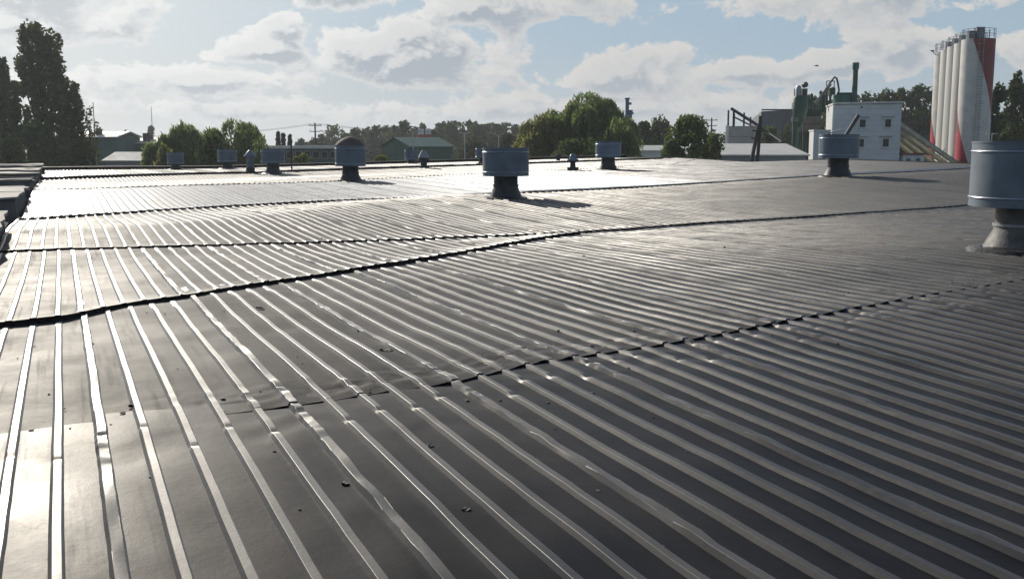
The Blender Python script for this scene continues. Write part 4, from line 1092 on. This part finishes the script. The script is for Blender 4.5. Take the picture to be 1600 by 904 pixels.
# duct and frame
t = thing('curved_duct', 'arched dust duct with a steel frame above the green tank', 'duct', (bx(1300, 117), 118, hz(163, 117)))
q = 117 / 1600
pts = [((px - 1300) * q, 0, (163 - py) * q) for px, py in ((1276, 162), (1284, 150), (1292, 137), (1300, 126), (1304, 121), (1307, 123), (1309.5, 131), (1311.5, 142), (1309, 148))]
m = MB(); m.tube(pts, .11, 8); m.obj('pipe', M['steel'], t, smooth=60)
m = MB()
m.tube([((1274 - 1300) * q, -.3, .1), ((1297 - 1300) * q, -.3, (163 - 132) * q)], .16, 6); m.obj('chute', M['conc'], t)
for a_, b2 in (((1293, 163), (1293, 127)), ((1305, 163), (1305, 127)), ((1293, 127), (1306, 127)), ((1293, 140), (1306, 136))):
    m = MB(); m.tube([((a_[0] - 1300) * q, .3, (163 - a_[1]) * q), ((b2[0] - 1300) * q, .3, (163 - b2[1]) * q)], .055, 5); m.obj('frame_bar', M['greendark'], t)
m = MB(); m.box(((1300 - 1300) * q, 0, 20 * q), (9 * q, .7, 10 * q)); m.obj('hopper', M['greendark'], t)
# leaning auger pipe and lamp arm on the front of the white building
m = MB(); m.tube([(0, 0, 0), (bx(1345, 106) - bx(1313, 106), 1.2, hz(179, 106) - hz(224, 106))], .15, 8); m.tube([(.25, .1, 0), (bx(1345, 106) - bx(1313, 106) + .18, 1.2, hz(179, 106) - hz(224, 106) - .1)], .05, 6)
tag(m.obj('auger_pipe', M['steel'], loc=(bx(1313, 106), 106, hz(224, 106))), 'dark auger pipe leaning up the front of the white building', 'pipe')
t = thing('yard_lamp', 'curved lamp arm in front of the white building annex', 'lamp', (bx(1288, 103), 103, GZ))
hh = hz(213, 103) - GZ
m = MB(); m.tube([(0, 0, 0), (0, 0, hh - .4), (.25, 0, hh + .15), (.8, 0, hh + .42)], .06, 7); m.obj('post', M['steel'], t)
m = MB(); m.box((1.25, 0, hh + .55), (.95, .3, .14), tilt=Matrix.Rotation(-.25, 4, 'Y')); m.obj('lamp_head', M['lamp'], t)

# inclined conveyors from the white building to the silos
for k_ in range(4):
    a_ = Vector((bx(1404, 114), 114.5 + k_ * .8, hz(192 + k_ * 7, 114))); b2 = Vector((bx(1494 - k_ * 13, 120), 118 + k_ * .8, hz(262, 119)))
    t = thing('inclined_conveyor', ('uppermost', 'second highest', 'second lowest', 'lowest')[k_] + ' of the beige tube conveyors sloping from the white building to the silos', 'conveyor', tuple(b2), 0, 'conveyors between the white building and the silos')
    m = MB(); m.tube([(0, 0, 0), tuple(a_ - b2)], .25, 10); m.obj('tube', M['beige'], t, smooth=60)
    m = MB(); m.tube([(0, -.25, .26), tuple(a_ - b2 + Vector((0, -.25, .26)))], .05, 5); m.obj('rail', M['galv'], t)
# red hut
t = thing('red_hut', 'little white and red hut below the conveyors', 'hut', (bx(1428, 112), 113, GZ))
h_ = hz(242, 112) - GZ
m = MB(); m.box((0, 0, h_ / 2), (2.3, 2.2, h_)); m.obj('wall', M['whitewall'], t)
m = MB(); m.box((0, 0, h_ + .10), (2.6, 2.5, .2)); m.obj('roof', M['rustred'], t)
for x_ in (-.55, .5):
    m = MB(); m.box((x_, -1.12, h_ - .62), (.45, .06, .5)); m.obj('window', M['conc'], t)

# silos: five behind the near one
SILO_H = 20.6; SILO_TWIST, SILO_PHASE = 232.0, 34.0
M['siloRW'] = silo_mat()
YN = 118
for k_ in range(5):
    Y_ = YN + k_ * 4.0; x_ = bx(1519, YN) + k_ * .88
    lb = ('nearest silo, white with a sweeping red ribbon', 'white silo second in the row, just behind the red ribboned nearest one', 'plain white silo in the middle of the row', 'plain white silo next to the farthest one', 'farthest silo, white with a red ribbon low on its left')[k_]
    top = (hz(62, YN) - GZ) if k_ == 0 else (hz(62.5, YN) - GZ)
    t = thing('cement_silo', lb, 'silo', (x_, Y_, GZ), 0, 'cement silos beside the conveyors')
    R = 1.78
    m = MB(); z1 = 2.6
    prof = [(.35, z1 - 1.6), (R * .98, z1), (R, z1 + .05)]
    rng_z = np.linspace(z1 + .05, top, 12)
    for z_ in rng_z[1:]: prof += [(R, z_ - .03), (R + .015, z_ - .015), (R, z_)]
    m.lathe(prof, 40); sh = m.obj('shell', M['siloRW'] if k_ in (0, 4) else M['siloW'], t, smooth=35)
    sh.rotation_euler = (0, 0, -math.atan2(x_, Y_))
    for j in range(4):
        a = math.pi / 4 + j * math.pi / 2; m = MB(); m.box((R * .9 * math.cos(a), R * .9 * math.sin(a), z1 / 2), (.22, .22, z1)); m.obj('leg', M['galv'], t)
    m = MB(); m.lathe([(R + .02, 3.1), (R + .08, 3.1), (R + .08, 3.25), (R + .02, 3.25)], 36, cap=False); m.obj('ring_beam', M['steel'], t)
    m = MB()
    for j in range(14):
        a = j * 2 * math.pi / 14; m.tube([(R * .97 * math.cos(a), R * .97 * math.sin(a), top), (R * .97 * math.cos(a), R * .97 * math.sin(a), top + 1.1)], .03, 4)
    A = np.linspace(0, 2 * math.pi, 29)
    for zz in (.55, 1.1): m.tube([(R * .97 * math.cos(a), R * .97 * math.sin(a), top + zz) for a in A], .026, 4)
    m.obj('railing', M['galv'], t)
    m = MB(); m.box((-.1, -.2, top + .62), (.85, .85, 1.25)); fb = m.obj('filter_box', M['greyclad'], t)
    m = MB(); m.box((-.1, -.2, top + 1.28), (.95, .95, .08)); m.obj('lid', M['galv'], fb)
    if k_ == 0:
        m = MB(); m.box((-.95, -.1, top + .45), (.75, .75, .95)); m.obj('filter_box', M['greyclad'], t)
        # cage ladder on the near side
        a = math.radians(-104); dx, dy = math.cos(a), math.sin(a); px_, py_ = -dy, dx
        for sg in (-.24, .24):
            m = MB(); m.tube([((R + .18) * dx + sg * px_, (R + .18) * dy + sg * py_, 3.0), ((R + .18) * dx + sg * px_, (R + .18) * dy + sg * py_, top + 1.0)], .03, 4); m.obj('ladder_stile', M['galv'], t)
        m = MB()
        for z_ in np.arange(3.2, top + .8, .33): m.tube([((R + .18) * dx - .24 * px_, (R + .18) * dy - .24 * py_, z_), ((R + .18) * dx + .24 * px_, (R + .18) * dy + .24 * py_, z_)], .018, 4)
        m.obj('rungs', M['galv'], t)['kind'] = 'stuff'
        for z_ in np.arange(6.0, top, .9):
            m = MB(); m.tube([((R + .18) * dx - .34 * px_, (R + .18) * dy - .34 * py_, z_), ((R + .75) * dx - .3 * px_, (R + .75) * dy - .3 * py_, z_), ((R + .75) * dx + .3 * px_, (R + .75) * dy + .3 * py_, z_), ((R + .18) * dx + .34 * px_, (R + .18) * dy + .34 * py_, z_)], .02, 4)
            m.obj('cage_hoop', M['galv'], t)
    if k_ == 4:
        m = MB(); m.tube([(-R, 0, top - .3), (-R - .45, -.1, top + .15)], .05, 5); m.box((-R - .5, -.1, top + .2), (.35, .3, .18)); m.obj('flood_lamp', M['steel'], t)
m = MB()
for k_ in range(3):
    m.tube([(bx(1448, 116) + k_ * 1.1, 116, GZ), (bx(1448, 116) + k_ * 1.1 + .9, 116, hz(232, 116))], .05, 5)
tag(m.obj('brace_frame', M['galv']), 'zigzag steel bracing at the foot of the far silos', 'steel frame')

# black gantry of two leaning posts with a sloping boom
YB = 84
t = thing('yard_gantry', 'black sloping boom held by two dark leaning posts behind the roof edge', 'gantry', (bx(1182, YB), YB, GZ))
o0 = np.array([bx(1182, YB), YB, GZ])


def pt(px, py, Y): return np.array([bx(px, Y), Y, hz(py, Y)])


for nm, A_, B_, r in (('post', pt(1173.5, 262, YB), pt(1184, 196, YB), .16), ('post', pt(1184, 262, YB + .5), pt(1187, 181, YB + .5), .15), ('boom', pt(1141.5, 170, YB + 3), pt(1188, 199, YB), .13), ('boom', pt(1188, 199, YB), pt(1222, 222, YB - 3), .10),
                      ('strut', pt(1148, 184, YB + 3), pt(1186, 203, YB), .07), ('strut', pt(1145, 172, YB + 3), pt(1145, 198, YB + 3), .09), ('crossbar', pt(1174, 204, YB), pt(1192, 205, YB), .06), ('crossbar', pt(1173, 216, YB), pt(1190, 217, YB), .06)):
    m = MB(); A_ = A_.copy()
    if nm == 'post': d = (B_ - A_); A_ = A_ - d * ((A_[2] - GZ) / d[2])
    m.tube([A_ - o0, B_ - o0], r, 8); m.obj(nm, M['steel'], t)

# green shed with gable end to the left
t = gable('green_shed', 'dark green gabled metal shed in front of the tree line', -3.9, 3.9, -3.7, 3.7, GZ, GZ + 7.3, GZ + 8.55, M['greenshed'], M['greenroof'], 'x', rz=math.radians(42))
t.location = (bx(645, 150), 156, GZ)
# two white and red tanks behind it
for px, lb in ((658, 'left white tank with a red base band behind the green shed'), (669.5, 'right white tank with a red base band behind the green shed')):
    Y_ = 190; t = thing('square_tank', lb, 'tank', (bx(px, Y_), Y_, GZ), 0, 'pair of white and red tanks')
    w_ = 8.5 * Y_ / 1600; za, zb2, zc2 = hz(218, Y_) - GZ, hz(210, Y_) - GZ, hz(202, Y_) - GZ
    m = MB(); m.lathe([(w_ / 2, zb2 - .9), (w_ / 2, zc2), (w_ / 2 - .1, zc2 + .1)], 20); m.obj('shell', M['whitewall'], t, smooth=35)
    m = MB(); m.lathe([(w_ / 2 + .02, zb2 - 1.0), (w_ / 2 + .02, zb2)], 20); m.obj('red_band', M['red'], t, smooth=35)
    m = MB(); m.box((0, 0, (zb2 - 1.0) / 2), (.7, .7, zb2 - 1.0)); m.obj('support', M['whitewall'], t)

# low pale building behind the spruces
t = thing('low_pale_building', 'long low building with pale fascia and dark openings beyond the shrubs', 'building', (bx(465, 120), 124, GZ))
w_ = bx(527, 120) - bx(404, 120); h_ = hz(232, 120) - GZ
m = MB(); m.box((0, 0, h_ / 2), (w_, 7, h_)); m.obj('wall', M['teal'], t)
m = MB(); m.box((0, 0, h_ + .16), (w_ + .6, 7.8, .34)); m.obj('roof', M['paleroof'], t)
for k_ in range(9):
    m = MB(); x_ = -w_ / 2 + w_ * (k_ + .5) / 9; m.box((x_, -3.56, h_ - .75), (.8, .12, .9)); wn = m.obj('window', M['greywall'], t)
    m = MB(); m.box((x_, -3.625, h_ - .75), (.66, .02, .76)); m.obj('pane', M['glass'], wn)
m = MB(); m.box((w_ / 2 - .1, -3.7, h_ / 2), (.25, .25, h_)); m.obj('end_post', M['whitetrim'], t)

# green warehouses at the left
Y_ = 152
gable('green_warehouse', 'higher dark green warehouse with pale roof beside the poplars', bx(112, Y_), bx(181, Y_), Y_, Y_ + 10, GZ, hz(214.5, Y_), hz(206.8, Y_ + 5), M['teal'], M['paleroof'], 'x', over=.4)
Y_ = 160
t = gable('green_warehouse', 'lower dark green warehouse with pale roof left of the willows', bx(184, Y_), bx(262, Y_), Y_, Y_ + 10, GZ, hz(224, Y_), hz(216, Y_ + 5), M['teal'], M['paleroof'], 'x', over=.4)
for px in (223.5, 228.5):
    m = MB(); m.tube([(bx(px, Y_), Y_ + 1, hz(224, Y_)), (bx(px, Y_), Y_ + 1, hz(208, Y_))], .32, 10)
    tag(m.obj('stove_chimney', M['steel']), 'dark chimney pipe on the lower green warehouse, ' + ('left' if px < 226 else 'right') + ' of two', 'chimney', 'chimney pipes on the green warehouse')
for px, py in ((156, 211), (203, 220)):
    m = MB(); m.box((0, 0, .3), (.7, .7, .9)); m.box((0, 0, .8), (.9, .9, .12))
    tag(m.obj('roof_cowl', M['steel'], loc=(bx(px, 154), 154 if px < 180 else 163, hz(py, 156))), 'small dark cowl on the ' + ('higher' if px < 180 else 'lower') + ' green warehouse roof', 'cowl')
Y_ = 104
t = gable('pale_hut', 'low hut with pale grey sheet roof in front of the green warehouses', bx(163, Y_), bx(240, Y_), Y_, Y_ + 7, GZ, hz(252, Y_), hz(239.5, Y_ + 3.5), M['greywall'], M['greyroof'], 'x')

# masts, poles and lamp posts
m = MB(); m.tube([(0, 0, 0), (0, 0, hz(160, 130) - GZ)], .10, 6, .05)
tag(m.obj('bare_mast', M['lamp'], loc=(bx(149, 130), 130, GZ)), 'pale slender mast behind the sparse birch', 'mast')
m = MB(); m.tube([(0, 0, 0), (0, 0, hz(166, 380) - GZ)], .28, 5, .10)
tag(m.obj('radio_mast', M['galv'], loc=(bx(239, 380), 380, GZ)), 'thin grey radio mast on the skyline above the round tree', 'mast')
m = MB(); m.tube([(0, 0, 0), (0, 0, hz(228, 118) - GZ)], .10, 6)
tag(m.obj('yard_post', M['galv'], loc=(bx(200, 118) , 103, GZ)), 'thin post before the pale roofed hut', 'post')


def power_pole(px, Y, top, label, arms=2):
    t = thing('power_pole', label, 'utility pole', (bx(px, Y), Y, GZ), 0, 'utility poles')
    h_ = hz(top, Y) - GZ
    m = MB(); m.tube([(0, 0, 0), (0, 0, h_)], .17, 8, .10); m.obj('pole', M['wood'], t)
    for k_ in range(arms):
        m = MB(); m.box((0, 0, h_ - .35 - k_ * .8), (1.7 - .3 * k_, .10, .10)); ar = m.obj('crossarm', M['wood'], t)
        for sx in (-.7, 0, .7):
            m = MB(); m.lathe([(.05, h_ - .30 - k_ * .8), (.07, h_ - .2 - k_ * .8), (.03, h_ - .12 - k_ * .8)], 8, c=(sx, 0, 0)); m.obj('insulator', M['lamp'], ar)
    return h_


hp = power_pole(493, 140, 192, 'dark utility pole with cross arms rising beside the rusty capped ventilator')
power_pole(1111, 150, 184, 'utility pole half hidden behind the light green tree')
for k_, sx in enumerate((-.7, 0, .7)):
    A_ = np.array([bx(493, 140) + sx, 140, GZ + hp - .12]); 
    for sgn, end, wh in ((1, np.array([bx(860, 150) + sx, 155, hz(196, 155)]), 'right'), (-1, np.array([bx(60, 128) + sx, 134, hz(206, 134)]), 'left')):
        f = np.linspace(0, 1, 24)[:, None]; P = A_ + (end - A_) * f; P[:, 2] -= (4 * f * (1 - f) * 1.0)[:, 0]
        m = MB(); m.tube(P, .012, 3)
        tag(m.obj('power_line', M['steel']), 'thin power line running ' + wh + ' from the utility pole, ' + ('left', 'middle', 'right')[k_] + ' wire of three', 'cable', 'power lines')
for px, tp, Y_, lb in ((645.5, 206, 120, 'pale lamp post in front of the green gabled shed'), (726, 209, 122, 'pale lamp post in front of the rounded mid green tree'), (779, 211, 126, 'pale lamp post seen above the middle blue ventilator')):
    t = thing('lamp_post', lb, 'lamp post', (bx(px, Y_), Y_, GZ), 0, 'pale yard lamp posts'); h_ = hz(tp, Y_) - GZ
    m = MB(); m.tube([(0, 0, 0), (0, 0, h_)], .09, 7, .06); m.obj('post', M['lamp'], t)
    for sg in (-1, 1):
        m = MB(); m.tube([(0, 0, h_ - .05), (sg * .35, 0, h_ + .12)], .035, 5); m.obj('arm', M['lamp'], t)
        m = MB(); m.box((sg * .48, 0, h_ + .14), (.32, .16, .09)); m.obj('lamp_head', M['lamp'], t)
t = thing('lamp_post', 'double headed lamp post between the silos and the nearest ventilator', 'lamp post', (bx(1549, 112), 112, GZ), 0, 'pale yard lamp posts'); h_ = hz(209, 112) - GZ
m = MB(); m.tube([(0, 0, 0), (0, 0, h_)], .08, 7, .05); m.obj('post', M['lamp'], t)
for sg in (-1, 1):
    m = MB(); m.box((sg * .35, 0, h_), (.5, .16, .09)); m.obj('lamp_head', M['lamp'], t)
# blue towers behind the big willow
t = thing('blue_tower', 'blue steel elevator tower rising behind the largest willow', 'tower', (bx(980, 140), 140, GZ))
q = 140 / 1600
for nm, x_, w_, tp in (('shaft', -1.0 * q, 5, 155), ('shaft', 4 * q, 5, 174)):
    m = MB(); h_ = hz(tp, 140) - GZ; m.box((x_, 0, h_ / 2), (w_ * q, .5, h_)); sh = m.obj(nm, M['bluetower'], t)
    m = MB(); m.box((x_, 0, h_ + .06), (w_ * q * 1.4, .7, .22)); m.obj('head', M['bluetower'], sh)
for x_, z_ in ((3.5 * q, 162), (7 * q, 177)):
    m = MB(); m.box((x_, 0, hz(z_, 140) - GZ), (4 * q, .4, .3)); m.obj('bracket', M['bluetower'], t)

# the bird
t = thing('bird', 'small bird gliding in the sky above the green chimney side', 'bird', (bx(1271, 90), 90, hz(103, 90)))
sk = MB(); sk.lathe([(.001, -.20), (.035, -.15), (.055, -.02), (.045, .08), (.028, .14), (.001, .19)], 10)
o = sk.obj('body', M['bird'], t, smooth=60); o.rotation_euler = (0, math.radians(90), 0)
for sg in (-1, 1):
    m = MB(); P = [(-.02, 0, .01), (.09, 0, .01), (.07, sg * .22, .05), (-.03, sg * .24, .05), (.0, sg * .46, .02)]
    m.add([(a, b2, c_ ) for a, b2, c_ in P] + [(a, b2, c_ + .012) for a, b2, c_ in P], [(0, 1, 2, 3), (3, 2, 4), (5, 8, 7, 6), (8, 9, 7), (0, 5, 6, 1), (1, 6, 7, 2), (2, 7, 9, 4), (4, 9, 8, 3), (3, 8, 5, 0)]); m.obj('wing', M['bird'], t)
m = MB(); m.add([(-.18, -.03, 0), (-.18, .03, 0), (-.32, .06, 0), (-.32, -.06, 0), (-.18, -.03, .01), (-.18, .03, .01), (-.32, .06, .01), (-.32, -.06, .01)], [(0, 1, 2, 3), (7, 6, 5, 4), (0, 4, 5, 1), (1, 5, 6, 2), (2, 6, 7, 3), (3, 7, 4, 0)]); m.obj('tail', M['bird'], t)


# ------------------------------------------------------------------ thin summer haze
m = bpy.data.materials.new('haze'); m.use_nodes = True; nt = m.node_tree; nt.nodes.clear()
out = nt.nodes.new('ShaderNodeOutputMaterial'); pv = nt.nodes.new('ShaderNodeVolumePrincipled')
pv.inputs['Color'].default_value = (.86, .90, .95, 1); pv.inputs['Density'].default_value = .00033; pv.inputs['Anisotropy'].default_value = .35
nt.links.new(pv.outputs[0], out.inputs['Volume'])
mb = MB(); mb.box((0, 1000, 15), (3600, 3600, 46)); hzb = mb.obj('haze', m); hzb['kind'] = 'stuff'
